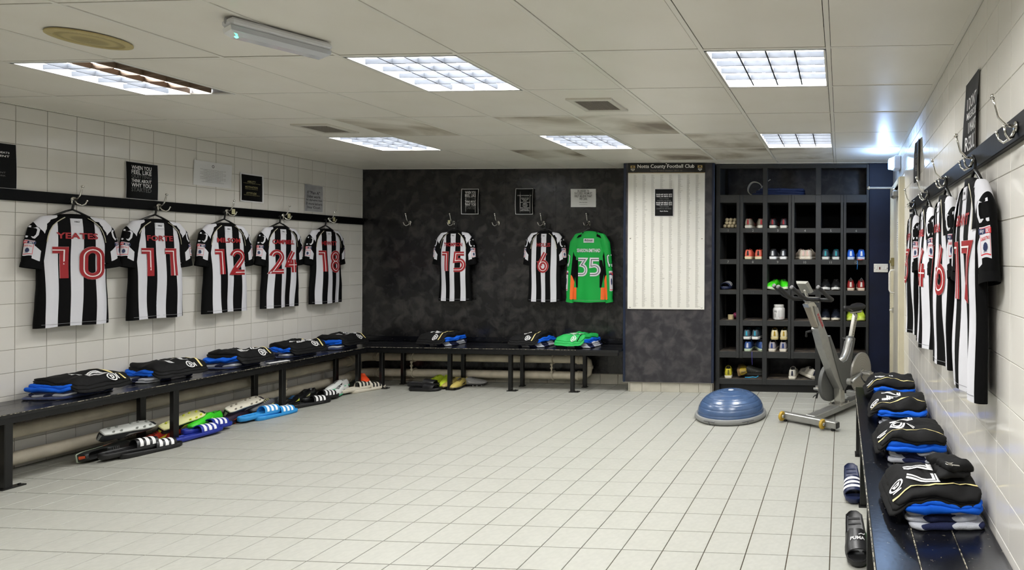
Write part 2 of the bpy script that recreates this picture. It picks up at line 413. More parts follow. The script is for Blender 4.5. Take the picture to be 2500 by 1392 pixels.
for j in range(-1, 11):
    y = GY+.6*j
    for i in range(-9, 1):
        a, b = max(GX+.6*i, WL)+.011, min(GX+.6*i+.6, WR)-.011
        m = MB(); m.box(((a+b)/2, y, CEIL+.0035), (b-a-.002, .02, .004)); m.build('grid_bar', M_BAR, ceil)
m = MB()
for c, d in (((WL+.011, 2.3, CEIL+.002), (.022, 7.6, .003)), ((WR-.011, 2.3, CEIL+.002), (.022, 7.6, .003)), ((-3.7, WB-.011, CEIL+.002), (3.4, .022, .003)), ((-.4, 5.868, CEIL+.001), (1.8, .022, .003))):
    m = MB(); m.box(c, d); struct(m.build('trim_1', M_BAR))

# louvred fluorescent lights
M_FRAME = mat('white_light_frame', 'd8d6cf', .35)
M_LOUV = mat('louvre_blade', '33363b', .6, spec=.1)
M_LOUVD = mat('unlit_louvre_blade', '8a7664', .5, metal=.2)  # brown blade colour stands for the unlit look of the burnt-out half
M_TUBE = mat('lit_tube', 'f4f8ff', .3, emit=5); M_TUBE_OFF = mat('unlit_tube', '8d8070', .4)
M_REFL = mat('reflector', 'dfe3ea', .35, metal=.1); M_REFL_OFF = mat('unlit_reflector', '6b5846', .5)  # off copies are browned: the dead half's missing light is in their colour
ROWN = {8: 'in the row near the back wall', 5: 'in the nearer visible row', 2: 'in the row behind'}
COLN = {-7: 'left', -4: 'middle', -1: 'right'}
for (i, j) in LAMPS:
    dead = (i, j) == (-7, 5); x, y = GX+.6*i+.3, GY+.6*j+.3
    lab = ('half-dark louvred ceiling light above the left side' if dead else f'square louvred ceiling light, {COLN[i]} one {ROWN[j]}')
    t = thing('ceiling_light', lab, 'ceiling light', (x, y, CEIL), 0, 'louvred ceiling lights')
    f = MB()
    for c, d in (((0, .284, .004), (.576, .012, .008)), ((0, -.284, .004), (.576, .012, .008)), ((.284, 0, .004), (.012, .576, .008)), ((-.284, 0, .004), (.012, .576, .008))): f.box(c, d)
    f.build('frame', M_FRAME, t)
    hs = MB()
    for c, d in (((0, 0, .1), (.58, .58, .004)), ((0, .289, .05), (.58, .003, .1)), ((0, -.289, .05), (.58, .003, .1)), ((.289, 0, .05), (.003, .58, .1)), ((-.289, 0, .05), (.003, .58, .1))): hs.box(c, d)
    hs.build('housing', M_REFL, t)
    if dead: hb = MB(); hb.box((.14, 0, .07), (.28, .57, .003)); hb.build('reflector', M_REFL_OFF, t)
    for k in range(3):
        b = MB(); b.box((-.139+.139*k, 0, .022), (.008, .565, .03)); b.build('louvre_blade', M_LOUVD if dead and k >= 1 else M_LOUV, t)
    for k in range(4):
        for h in ((-1, 1) if dead else (0,)):
            b = MB(); b.box((h*.14, -.169+.113*k, .02), (.28 if dead else .56, .0065, .026)); b.build('louvre_blade', M_LOUVD if h > 0 else M_LOUV, t)
    for k in range(4):
        b = MB(); b.cyl((-.21+.14*k, -.275, .05), (-.21+.14*k, .275, .05), .008, 10)
        b.build('tube', M_TUBE_OFF if dead and k >= 2 else M_TUBE, t, True)
    lo = lamp_obj[(i, j)]; lo.parent = t; lo.location = (lo.location.x-x, lo.location.y-y, .062)
# ---------------------------------------------------------------- fixtures
M_BLACK = mat('black_painted_timber', '040405', .42, spec=.12, bump=.06, bscale=40, var=.2, vscale=20)
M_BENCH = ramp_mat('worn_black_bench_paint', [(.0, '0b0c10'), (.68, '0d0e13'), (.705, '6d685c'), (.72, '14151a')], 60, .22, detail=3, bump=.05, spec=.6)
M_EDGE = ramp_mat('chipped_bench_edge', [(.0, '0d0d0f'), (.45, '1a1917'), (.55, '8f897a'), (.7, 'b9b19b')], 70, .5, detail=6)
M_STEEL_BLK = mat('black_steel_tube', '0b0b0c', .35)
M_CHROME = mat('chrome', 'd6d4cf', .12, metal=1)
M_PIPE = mat('cream_painted_pipe', 'cdc4b0', .45, var=.16, vscale=9, bump=.08, bscale=30)
M_TAGP = mat('cream_sticker', 'b9b48f', .6, var=.2, vscale=60)

def coat_hook(parent=None, name='hook'):
    """double prong coat hook; back plate on local y = 0, viewer at -y"""
    if parent is None: raise ValueError
    m = MB(); m.cyl((0, 0, 0), (0, -.006, 0), .017, 16)
    m.tube([(0, -.004, .002), (0, -.03, .006), (0, -.052, .03), (0, -.06, .06), (0, -.068, .085)], [.0055, .005, .0045, .004, .004], 8)
    m.lathe([(.001, -.009), (.006, -.006), (.0085, 0), (.006, .007), (.001, .009)], 10, 0, Matrix.Translation((0, -.069, .09)))
    for s in (-1, 1):
        m.tube([(0, -.004, -.006), (s*.012, -.014, -.03), (s*.026, -.03, -.04), (s*.036, -.042, -.028), (s*.04, -.046, -.01)], [.005, .0048, .0045, .0042, .004], 8)
        m.lathe([(.001, -.006), (.0055, -.003), (.006, .001), (.001, .006)], 8, 0, Matrix.Translation((s*.041, -.047, -.006)))
    o = m.build(name, M_CHROME, parent, True); return o
HOOKS_L = [3.69, 4.19, 4.69, 5.195, 5.69]; HOOKS_R = [1.70, 2.235, 2.80, 3.39, 3.99]; HOOKS_B = [-4.849, -4.337, -3.82, -3.299, -2.782]
rl = thing('coat_rail', 'long black timber coat rail with five chrome hooks on the left tiled wall', 'coat rail', (WL, 4.0, 1.793), PI/2)
m = MB(); m.box((-.6, -.011, 0), (5.47, .022, .074), ch=.003); m.build('board', M_BLACK, rl)
for y in HOOKS_L:
    o = coat_hook(rl); o.location = (y-4.0, -.022, .0)
for y in (4.765, 5.275, 5.77):
    m = MB(); m.box((y-4.0-.02, -.0225, 0), (.028, .001, .045)); m.build('sticker', M_TAGP, rl)
rr = thing('coat_rail', 'black timber coat rail with chrome hooks on the right tiled wall', 'coat rail', (WR, 2.0, 1.79), -PI/2)
m = MB(); m.box((-.4, -.011, 0), (3.82, .022, .078), ch=.003); m.build('board', M_BLACK, rr)
for y in HOOKS_R:
    o = coat_hook(rr); o.location = (-(y-2.0), -.022, 0)
lb = ['chrome double coat hook on the dark back wall, empty one nearest the left corner', 'chrome coat hook on the dark wall holding the fifteen shirt',
      'chrome coat hook on the dark wall, empty one between the two striped shirts', 'chrome coat hook on the dark wall holding the six shirt', 'chrome coat hook on the dark wall holding the green shirt']
for x, l in zip(HOOKS_B, lb):
    t = thing('coat_hook', l, 'hook', (x, WB, 1.785), 0, 'chrome hooks on the back wall'); coat_hook(t, 'prongs')
    m = MB()
    for dz in (-.006, .009): m.lathe([(.004, 0), (.003, .002)], 8, 0, Matrix.Translation((0, -.0065, dz)) @ Matrix.Rotation(PI/2, 4, 'X'))
    m.build('screw', M_CHROME, t)
tag(MB().box((HOOKS_B[1]-.055, WB-.001, 1.79), (.026, .0015, .04)).build('sticker', M_TAGP), 'small cream number sticker beside the hook of shirt 15', 'sticker')

# benches: planks on black steel frames ----------------------------------------
def bench_leg(parent, x, y, fx, fy):
    m = MB(); m.box((x, y, .205), (.036, .036, .41), ch=.003); g = m.build('leg', M_STEEL_BLK, parent)
    m = MB(); m.box((x+fx*.02, y+fy*.02, .004), (.05+abs(fx)*.05, .05+abs(fy)*.05, .008))
    m.lathe([(.007, 0), (.007, .006), (.001, .008)], 8, 0, Matrix.Translation((x+fx*.055, y+fy*.055, .008)))
    m.build('foot_plate', M_STEEL_BLK, g)
# left bench runs along the left wall (world axes, origin at the wall corner)
def bench_along_y(label, xw, sgn, y0, y1, depth, legs, rear, foot=True):
    t = thing('bench', label, 'bench', (xw, (y0+y1)/2, 0)); L = y1-y0; yc = (y0+y1)/2
    n = 3; pw = depth/n
    for k in range(n):
        m = MB(); m.box((sgn*(pw*(k+.5)), 0, .437), (pw-.004, L, .026), ch=.002); m.build('plank', M_BENCH, t)
    m = MB(); m.box((sgn*(depth+.0015), 0, .4475), (.003, L, .004)); m.build('chipped_edge', M_EDGE, t)
    if n == 3:
        for k in (1, 2): m = MB(); m.box((sgn*(pw*k), 0, .4485), (.003, L, .003)); m.build('chipped_edge', M_EDGE, t)
    m = MB(); m.box((sgn*(depth-.02), 0, .408), (.036, L, .034)); m.box((sgn*.18, 0, .41), (.036, L, .03)); m.build('frame_rail', M_STEEL_BLK, t)
    for y in legs: bench_leg(t, sgn*(depth-.022), y-yc, -sgn*.0, 1)
    for y in rear: bench_leg(t, sgn*.18, y-yc, 0, 1)
    for y in rear: m = MB(); m.box((sgn*(depth+.18)/2, y-yc, .409), (depth-.2, .03, .03)); m.build('cross_rail', M_STEEL_BLK, t)
    return t
bench_along_y('long black plank bench along the left tiled wall', WL, 1, -.6, 5.683, .455, [.5, 1.37, 2.25, 3.115, 3.975, 4.80, 5.60], [.5, 1.37, 2.25, 3.115, 3.965, 4.79, 5.61])
bench_along_y('black plank bench along the right wall, chipped front edge, four kit piles', WR, -1, -.4, 4.22, .425, [.8, 1.6, 2.4, 3.24, 4.06], [.8, 1.6, 2.4, 3.24, 4.06])
t = thing('bench', 'black plank bench under the dark back wall', 'bench', (-3.82, WB, 0))
dp = .44; bl = -2.262+5.41; cx0 = (-2.262-5.41)/2+3.82
for k in range(3):
    m = MB(); a = dp/3; m.box((cx0, -.012-a*(k+.5), .437), (bl-.004, a-.004, .026), ch=.002); m.build('plank', M_BENCH, t)
m = MB(); m.box((cx0, -.012-dp-.0015, .4475), (bl-.9, .003, .004)); m.build('chipped_edge', M_EDGE, t)
m = MB(); m.box((cx0+.22, -.012-dp+.02, .408), (bl-.46, .036, .034)); m.box((cx0, -.17, .41), (bl-.02, .036, .03)); m.build('frame_rail', M_STEEL_BLK, t)
m = MB(); m.box((cx0, -.016, .48), (bl-.004, .03, .05)); m.build('back_batten', M_BENCH, t)
for x in (-4.85, -4.10, -3.44, -2.775): bench_leg(t, x+3.82, -.385, 1, 0)
for x in (-4.79, -4.105, -3.44, -2.745): bench_leg(t, x+3.82, -.165, -.0, 0)
for x in (-4.82, -4.10, -3.44, -2.76): m = MB(); m.box((x+3.82, -.275, .409), (.03, .24, .028)); m.build('cross_rail', M_STEEL_BLK, t)

# heating pipes under the benches -----------------------------------------------
t = thing('heating_pipes', 'pair of cream heating pipes looping low along left and back walls', 'pipe', (WL, WB, 0))
R = .044
def pp(name, pts, r=R): return smooth_by_angle(MB().tube(pts, r, 18).build(name, M_PIPE, t))
for z in (.262, .086):
    pp('pipe', [(.085, -6.6, z), (.085, -.23, z)])
for z in (.285, .108):
    pp('pipe', [(.23, -.085, z), (2.575, -.085, z)])
    pp('elbow', [(.085, -.24, z-.01), (.087, -.2, z-.008), (.1, -.15, z-.004), (.13, -.11, z), (.18, -.087, z), (.24, -.085, z)], R*1.12)
pp('elbow', [(2.56, -.085, .285), (2.62, -.085, .28), (2.655, -.085, .255), (2.665, -.085, .2), (2.655, -.085, .14), (2.62, -.085, .113), (2.56, -.085, .108)], R*1.1)
pp('coupling', [(2.664, -.085, .215), (2.664, -.085, .185)], R*1.22)
for c in ((.085, -.27, .262), (.085, -.27, .086)): pp('coupling', [(c[0], c[1]-.012, c[2]), (c[0], c[1]+.012, c[2])], R*1.2)
for c in ((.27, -.085, .285), (.27, -.085, .108), (2.56, -.085, .285), (2.56, -.085, .108)): pp('coupling', [(c[0]-.012, c[1], c[2]), (c[0]+.012, c[1], c[2])], R*1.2)
def bracket(x, y, zs, ax):
    m = MB()
    for z in zs:
        c = [(x+(R+.006)*math.cos(a)*(1-ax), y+(R+.006)*math.cos(a)*ax, z+(R+.006)*math.sin(a)) for a in [k*PI/10 for k in range(20)]]
        m.tube(c+[c[0]], .006, 6)
    d = (.0, .03) if ax == 0 else (.03, 0)
    m.tube([(x+.05*(1-ax), y-.05*ax, zs[0]-R), (x+.05*(1-ax), y-.05*ax, zs[1]+R-.01)], .008, 8)
    for z in (zs[0]-.05, (zs[0]+zs[1])/2, zs[1]+.045): m.tube([(x+.05*(1-ax), y-.05*ax, z-.01), (x+.05*(1-ax), y-.05*ax, z+.01)], .014, 6)
    m.build('bracket', M_PIPE, t, True)
bracket(.085, 5.12-WB, (.262, .086), 0); bracket(.085, 3.02-WB, (.262, .086), 0)
bracket(-4.72-WL, -.085, (.285, .108), 1); bracket(-3.13-WL, -.085, (.285, .108), 1)
m = MB(); m.cyl((-2.99-WL, -.085, .32), (-2.99-WL, -.085, .37), .018, 12); m.cyl((-2.99-WL, -.085, .35), (-2.99-WL, -.085, .372), .024, 12); m.build('vent_valve', M_PIPE, t, True)

# door in the right wall ----------------------------------------------------------
M_DOOR = mat('cream_door_paint', 'c9c5b8', .35, var=.08, vscale=5)
m = MB(); m.box((WR-.006, 5.3, 1.02), (.02, .74, 2.04), ch=.002); dr = struct(m.build('door_1', M_DOOR))
for c, d in (((WR-.02, 4.905, 1.05), (.05, .06, 2.1)), ((WR-.02, 5.70, 1.05), (.05, .06, 2.1)), ((WR-.02, 5.3, 2.075), (.05, .8, .05))):
    m = MB(); m.box(c, d, ch=.004); m.box((c[0]+.01, c[1], c[2]), (d[0]+.004, d[1]+.022 if d[1] < .1 else d[1], d[2]+.0)); m.build('frame', mat('cream_frame_paint', 'cdc6ae', .35, var=.1, vscale=3), dr)
m = MB(); m.tube([(WR-.016, 5.52, 1.29), (WR-.055, 5.52, 1.285), (WR-.066, 5.52, 1.26), (WR-.066, 5.52, 1.1), (WR-.055, 5.52, 1.075), (WR-.016, 5.52, 1.07)], .0095, 10); m.build('pull_handle', M_WHITE, dr, True)
m = MB(); m.box((WR-.03, 5.6, 1.37), (.03, .06, .08), ch=.004); m.box((WR-.05, 5.63, 1.37), (.02, .03, .03)); m.build('latch', mat('brass_latch', '9a8f62', .4, metal=.7), dr)
m = MB(); m.box((WR-.025, 5.58, .9), (.02, .03, .05)); m.cyl((WR-.03, 5.58, .9), (WR-.06, 5.58, .9), .01, 10); m.build('bolt', M_CHROME, dr)
for z in (.35, 1.75):
    m = MB(); m.box((WR-.018, 4.945, z), (.008, .02, .09)); m.build('hinge', M_CHROME, dr)
M_CLOSER = mat('grey_closer', '8e8d88', .35, metal=.5)
t = thing('door_closer', 'grey door closer with long silver arm on the cream door', 'door closer', (WR-.016, 5.25, 2.0))
m = MB(); m.box((-.03, 0, -.01), (.055, .19, .06), ch=.012); m.build('body', M_CLOSER, t)
m = MB(); m.cyl((-.03, .02, .02), (-.03, .02, .05), .016, 14); m.cyl((-.03, .02, -.05), (-.03, .02, -.035), .013, 12); m.build('spindle', M_CHROME, t, True)
m = MB(); m.box((-.15, .03, .048), (.26, .018, .008), ch=.002); m.build('arm', M_CHROME, t)
m = MB(); m.box((-.15, .06, .06), (.25, .018, .008), ch=.002); m.cyl((-.265, .045, .04), (-.265, .045, .068), .012, 12); m.build('forearm', M_CHROME, t)
m = MB(); m.box((WR-.018, 5.18, 1.62), (.001, .21, .297)); pn = m.build('door_notice', mat('paper', 'dcdcd6', .6)); tag(pn, 'white printed notice stuck to the cream door', 'notice')
m = MB()
for k in range(14): m.box((WR-.0192, 5.18+random.uniform(-.015, .015), 1.73-k*.017), (.0006, random.uniform(.1, .17), .005))
m.build('print', mat('print_grey', '6a6c78', .7), pn)
# emergency exit light over the door
t = thing('exit_light', 'lit white emergency exit light on the right wall above the door', 'exit light', (WR, 5.2, 2.265))
m = MB(); m.box((-.03, 0, 0), (.06, .16, .12), ch=.008); m.build('housing', mat('exit_light_housing', 'c8c8cf', .35), t)
m = MB(); m.loft([[(-.06, -.07, -.05), (-.06, .07, -.05), (-.06, .07, .05), (-.06, -.07, .05)], [(-.105, -.055, -.045), (-.105, .055, -.045), (-.105, .055, .035), (-.105, -.055, .035)]])
m.build('lit_lens', mat('exit_lens', '9ad2ff', .2, emit=6), t)
ld = bpy.data.lights.new('exit_lamp', 'POINT'); ld.energy = 5.5; ld.color = (.4, .6, 1); ld.shadow_soft_size = .04
lo = bpy.data.objects.new('exit_lamp', ld); COL.objects.link(lo); lo.parent = t; lo.location = (-.15, 0, .0)
# switch plate on the navy return
t = thing('switch_plate', 'white electrical switch plate on the dark wall beside the door', 'switch', (.413, 5.9, 1.303))
m = MB(); m.box((0, -.005, 0), (.147, .01, .088), ch=.003); m.build('plate', M_WHITE, t)
for x, cc in ((-.045, 'white_rocker'), (.025, 'white_rocker'), (.05, 'white_rocker')):
    m = MB(); m.box((x, -.011, 0), (.02, .006, .034), ch=.002); m.build('rocker', mat('white_rocker', 'e6e4dd', .3), t)
m = MB(); m.box((-.012, -.011, -.002), (.013, .004, .026)); m.build('red_neon', mat('red_switch', '5a1010', .3), t)
for x in (-.066, .066): m = MB(); m.lathe([(.004, 0), (.003, .002)], 8, 0, Matrix.Translation((x, -.0105, 0)) @ Matrix.Rotation(PI/2, 4, 'X')); m.build('screw', M_CHROME, t)

# ceiling fittings ------------------------------------------------------------
M_SPK = mat('yellowed_speaker_grille', 'b3a472', .55, var=.08, vscale=30)
t = thing('ceiling_speaker', 'round yellowed ceiling speaker near the front left', 'speaker', (-3.40, 2.382, CEIL))
m = MB(); m.lathe([(.128, 0), (.128, -.006), (.12, -.009), (.103, -.009), (.1, -.004)], 48, 0, None, False); smooth_by_angle(m.build('rim', M_SPK, t))
def grille_mat():
    mm = mat('speaker_mesh', 'a48f55', .6); nt = mm.node_tree; b = nt.nodes['Principled BSDF']
    tc = nt.nodes.new('ShaderNodeTexCoord'); v = nt.nodes.new('ShaderNodeTexVoronoi'); v.inputs['Scale'].default_value = 170; v.inputs['Randomness'].default_value = 0
    nt.links.new(tc.outputs['Object'], v.inputs['Vector']); r = nt.nodes.new('ShaderNodeValToRGB'); r.color_ramp.elements[0].position = .25; r.color_ramp.elements[0].color = lin('3a3018'); r.color_ramp.elements[1].position = .4; r.color_ramp.elements[1].color = lin('b3a472')
    nt.links.new(v.outputs['Distance'], r.inputs[0]); nt.links.new(r.outputs[0], b.inputs['Base Color']); return mm
m = MB(); m.lathe([(.001, -.012), (.05, -.011), (.1, -.005)], 48, 0, None, False); m.build('grille', grille_mat(), t, True)
# bulkhead
ex = Vector((-2.382, 2.491, 0))-Vector((-2.524, 2.2, 0)); ang = math.atan2(ex.y, ex.x)
t = thing('emergency_light', 'long white bulkhead emergency light with green indicator on the ceiling', 'emergency light', (-2.45, 2.345, CEIL-.002), ang)
ang  # heading along the fitting
ln = .345
m = MB(); m.box((0, 0, -.018), (ln, .1, .036), ch=.012); m.build('base', mat('bulkhead_base', 'cfd0d3', .35), t)
M_LENS = mat('clear_ribbed_lens', 'd8dbe2', .12, spec=.6); M_LENS.node_tree.nodes['Principled BSDF'].inputs['Transmission Weight'].default_value = .35
m = MB(); m.loft([[(-ln/2+.004, -.046, -.036), (ln/2-.004, -.046, -.036), (ln/2-.004, .046, -.036), (-ln/2+.004, .046, -.036)], [(-ln/2+.006, -.044, -.055), (ln/2-.006, -.044, -.055), (ln/2-.006, .044, -.055), (-ln/2+.006, .044, -.055)], [(-ln/2+.025, -.028, -.072), (ln/2-.025, -.028, -.072), (ln/2-.025, .028, -.072), (-ln/2+.025, .028, -.072)]])
m.build('lens', M_LENS, t)
m = MB(); m.cyl((-ln/2+.05, 0, -.05), (ln/2-.03, 0, -.05), .009, 12); m.build('tube', mat('bulkhead_tube', 'e6e8ee', .3), t, True)
m = MB(); m.lathe([(.001, -.078), (.006, -.074), (.006, -.066)], 10, 0, Matrix.Translation((-ln/2+.03, -.012, 0))); m.build('indicator', mat('green_indicator', '38f0b0', .3, emit=9), t)
m = MB(); m.cyl((-ln/2-.001, .0, -.012), (-ln/2+.004, .0, -.012), .014, 14); m.build('cable_knockout', mat('grey_plug', '9a9b9e', .5), t, True)
# vents
M_VENT = mat('vent_frame', 'cbc7bc', .4); M_EGG = mat('vent_grille', '8f8880', .6)
for (x, y, lab) in ((-1.56, 3.565, 'square ceiling vent with grey mesh between the middle lights'), (-3.95, 4.14, 'square ceiling vent above the left wall shirts')):
    t = thing('ceiling_vent', lab, 'vent', (x, y, CEIL), 0, 'square ceiling vents'); m = MB()
    for c, d in (((0, .125, -.002), (.29, .035, .016)), ((0, -.125, -.002), (.29, .035, .016)), ((.125, 0, -.002), (.035, .22, .016)), ((-.125, 0, -.002), (.035, .22, .016))): m.box(c, d, ch=.002)
    m.build('frame', M_VENT, t)
    m = MB(); m.box((0, 0, .004), (.22, .22, .002)); m.build('backing', mat('vent_dark', '5a544d', .9), t)
    m = MB()
    for k in range(17): m.box((-.104+.013*k, 0, -.003), (.003, .216, .01)); m.box((0, -.104+.013*k, -.003), (.216, .003, .01))
    m.build('grille', M_EGG, t)

# shoe shelves ---------------------------------------------------------------------
M_SHELF = mat('charcoal_painted_shelf', '242525', .5, var=.16, vscale=22, bump=.05, bscale=60)
M_SHELFTOP = ramp_mat('dusty_shelf_top', [(.3, '242220'), (.5, '3d3630'), (.7, '635848')], 14, .7, detail=8)
M_CUBBY = mat('shaded_cubby_back', '030303', .9, spec=.1)  # near-black, so the deep shade inside the cubbyholes is in the colour
M_CHALK = mat('chalk_number', 'a8a8a2', .8)
sh = thing('shoe_shelves', 'dark built-in shoe shelving with numbered cubbyholes', 'shelves', (0, 5.88, 0))
SD = .3
def bx(name, x0, x1, z0, z1, y0=0, y1=SD, mt=None, ch=.002):
    m = MB(); m.box(((x0+x1)/2, (y0+y1)/2, (z0+z1)/2), (x1-x0, y1-y0, z1-z0), ch=ch); return m.build(name, mt or M_SHELF, sh)
bx('post', -1.305, -1.262, .0, CEIL-.012); bx('post', -.812, -.764, .082, 2.055); bx('post', -.261, -.205, .082, 2.055); bx('post', -.812, -.764, 2.055, 2.34, 0, .05); bx('post', -.261, -.205, 2.055, 2.34, 0, .05); bx('post', .262, .289, 0, CEIL-.012)
for a, b in ((-1.087, -1.018), (-.546, -.482), (-.003, .056)):
    c = (a+b)/2; bx('divider', a, c-.002, .356, 2.059, 0, SD); bx('divider', c+.002, b, .356, 2.059, 0, SD)
bx('header', -1.262, .262, 2.335, CEIL-.012, 0, .05)
BAYS = [(-1.262, -1.087), (-1.018, -.812), (-.764, -.546), (-.482, -.261), (-.205, -.003), (.056, .262)]
ROWS = [1.712, 1.387, 1.066, .749, .424]
n = 0
for r, z in enumerate(ROWS):
    th = [.047, .052, .045, .056, .066][r]
    for a, b in BAYS:
        n += 1
        s = bx('shelf', a-.003, b+.003, z-th, z, .003, SD)
        m = MB(); m.box(((a+b)/2, .15, z+.0006), (b-a, .29, .001)); m.build('dusty_top', M_SHELFTOP, s)
        if n <= 12 or n in (13, 14, 19, 20):
            m = MB(); text(m, str(n), (a+b)/2, z-th/2-.002, None, .024, lambda X, Z: (X, .0018, Z), 0, -.01); m.build('chalk_number', M_CHALK if n <= 12 else mat('faint_chalk', '4a4a48', .8), s)
for a, b in zip(BAYS[::2], BAYS[1::2]):
    s = bx('shelf', a[0]-.003, b[1]+.003, .082, .138, .003, SD)
    m = MB(); m.box(((a[0]+b[1])/2, .15, .1386), (b[1]-a[0], .29, .001)); m.build('dusty_top', M_SHELFTOP, s)
    bx('top_board', a[0]-.003, b[1]+.003, 1.977, 2.059, .004, SD)
bx('plinth', -1.262, .262, 0, .082, .04, SD, mat('plinth_black', '0d0d0e', .6))
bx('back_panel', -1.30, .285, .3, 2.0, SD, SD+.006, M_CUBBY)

# season-ticket board on the pillar ---------------------------------------------------
bd = thing('ticket_holder_board', 'tall white printed ticket holder board with black header on the pillar', 'notice board', (-1.812, 5.82, 0))
M_PANEL = mat('white_gloss_board', 'dcdad2', .15)
m = MB(); m.box((0, -.006, 1.575), (.81, .01, 1.42)); m.build('panel', M_PANEL, bd)
hd = MB().box((0, -.006, 2.332), (.81, .01, .096)).build('header', mat('black_gloss_header', '121110', .2), bd)
bf = lambda X, Z: (X, -.0118, Z)
m = MB(); text(m, 'Notts County Football Club', -.005, 2.345, .6, .05, bf, 0, .012); m.build('lettering', mat('white_letter', 'e6e4de', .5), hd)
m = MB(); text(m, 'Season Ticket Holders 2015 16', 0, 2.305, .335, .014, bf, 0, .0); m.build('small_lettering', mat('brown_letter', '6c6252', .5), hd)
m = MB(); m.box((0, -.0115, 2.281), (.81, .001, .006)); m.build('gold_line', mat('gold_line', 'a08856', .4), hd)
M_CG, M_CB, M_CW = mat('crest_gold', 'a58b55', .5), mat('crest_black', '141210', .5), mat('crest_white', 'dedad0', .5)
for x in (-.355, .355):
    m = MB(); sh_o = [(-.028, .035), (.028, .035), (.03, 0), (.022, -.022), (0, -.04), (-.022, -.022), (-.03, 0)]
    m.add([(x+p[0], -.0122, 2.332+p[1]) for p in sh_o], [list(range(7))], 1)
    m.add([(x+p[0]*.85, -.0126, 2.332+p[1]*.85) for p in [(-.028, .03), (.028, .03), (.03, 0), (-.03, 0)]], [[0, 1, 2, 3]], 0)
    for k in range(4): m.add([(x-.02+k*.0115+a, -.0126, 2.33+b) for a, b in ((0, -.004), (.006, -.004), (.006, -.02-(.01 if k in (1, 2) else 0)), (0, -.02-(.008 if k in (1, 2) else 0)))], [[0, 1, 2, 3]], 2)
    m.add([(x+.009*math.cos(a), -.013, 2.345+.008*math.sin(a)) for a in [q*PI/4 for q in range(8)]], [list(range(8))], 1)
    m.build('crest', [M_CG, M_CB, M_CW], hd)
M_NAME = mat('tiny_name_print', 'b0ada6', .7)
for k in range(8):
    x = -.345+.0935*k; m = MB(); z = 2.262
    while z > .885:
        wd = random.uniform(.022, .036) if random.random() > .03 else .05
        m.add([(x, -.0116, z), (x+wd, -.0116, z), (x+wd, -.0116, z-.0035), (x, -.0116, z-.0035)], [[0, 3, 2, 1]]); z -= .0075
    stuff(m.build('name_column', M_NAME, bd))
for x, z in ((-.378, 1.6), (.378, 1.6), (-.378, .885), (.378, .885), (0, 2.377)):
    m = MB(); m.lathe([(.008, 0), (.007, .004), (.001, .005)], 12, 0, Matrix.Translation((x, -.011, z)) @ Matrix.Rotation(PI/2, 4, 'X')); m.build('screw', M_CHROME, bd, True)

# posters -------------------------------------------------------------------------
M_PBLK = mat('black_print_paper', '09090a', .5, spec=.15); M_PW = mat('white_paper', 'd6d6d6', .5); M_PTXT = mat('poster_white_ink', 'e4e4e4', .5); M_PGREY = mat('poster_grey_ink', '5c5c5c', .5); M_PDK = mat('poster_black_ink', '1c1c1e', .6); M_PGOLD = mat('poster_gold_ink', '9a9468', .5)
def poster(label, loc, rz, wd, ht, dark, lines, inset=.006, curl=.012, tilt=0):
    """lines: (text, y from centre, width or None, height, ink)"""
    t = thing('poster', label, 'poster', loc, (0, 0, rz))
    lift = lambda X, Z: -.002-curl*max(0, abs(X)/(wd/2)-.55)*(.5+.5*math.sin(Z*9+wd*40))*2.0
    fn = lambda X, Z, e=0: (X+tilt*Z, lift(X, Z)-e, Z)
    m = MB(); m.grid(lambda u, v: fn((u-.5)*wd, (v-.5)*ht), 10, 6); m.grid(lambda u, v: (lambda p: (p[0], p[1]+.0012, p[2]))(fn((.5-u)*wd, (v-.5)*ht)), 10, 6); p = m.build('paper', M_PW, t, True)
    if dark is not None:
        m = MB(); m.grid(lambda u, v: fn((u-.5)*(wd-2*inset), (v-.5)*(ht-2*inset), .0008), 10, 6); m.build('print', dark, p, True)
    for tx, y, w_, h_, ink in lines:
        m = MB(); text(m, tx, 0, y, w_, h_, lambda X, Z: fn(X, Z, .0016), 0, .01); m.build('lettering', ink, p)
    return t
QUIT = lambda w_, h_: [('WHEN YOU', .36*h_, .62*w_, .11*h_, M_PTXT), ('FEEL LIKE', .235*h_, .62*w_, .11*h_, M_PTXT), ('QUITTING', .11*h_, .62*w_, .11*h_, M_PGREY), ('THINK ABOUT', .0, .62*w_, .09*h_, M_PTXT), ('WHY YOU', -.12*h_, .62*w_, .11*h_, M_PTXT), ('STARTED', -.245*h_, .62*w_, .11*h_, M_PGREY)]
LXP = WL+.002
poster('black poster at the left photo edge ending in HARD TALENT', (LXP, 3.315, 1.978), PI/2, .21, .29, M_PBLK, [('HARD WORK BEATS', .085, .15, .012, M_PTXT), ('HARD TALENT', .062, .15, .012, M_PTXT), ('WHEN TALENT', -.045, .12, .01, M_PGREY), ('FAILS TO WORK', -.065, .12, .01, M_PGREY)], .002)
poster('black WHEN YOU FEEL LIKE QUITTING poster on the left tiles', (LXP, 4.092, 1.975), PI/2, .203, .28, M_PBLK, QUIT(.203, .28), .002)
poster('white landscape letter sheet with crest on the left tiles', (LXP, 4.595, 2.1), PI/2, .297, .208, None,
       [('O', .068, .02, .026, mat('crest_ink', '23252c', .6))] + [('in the dressing room we are one team and one club', .035-.013*k, .2-.05*(k % 3 == 1)-.03*(k > 6), .006, M_PDK) for k in range(9)])
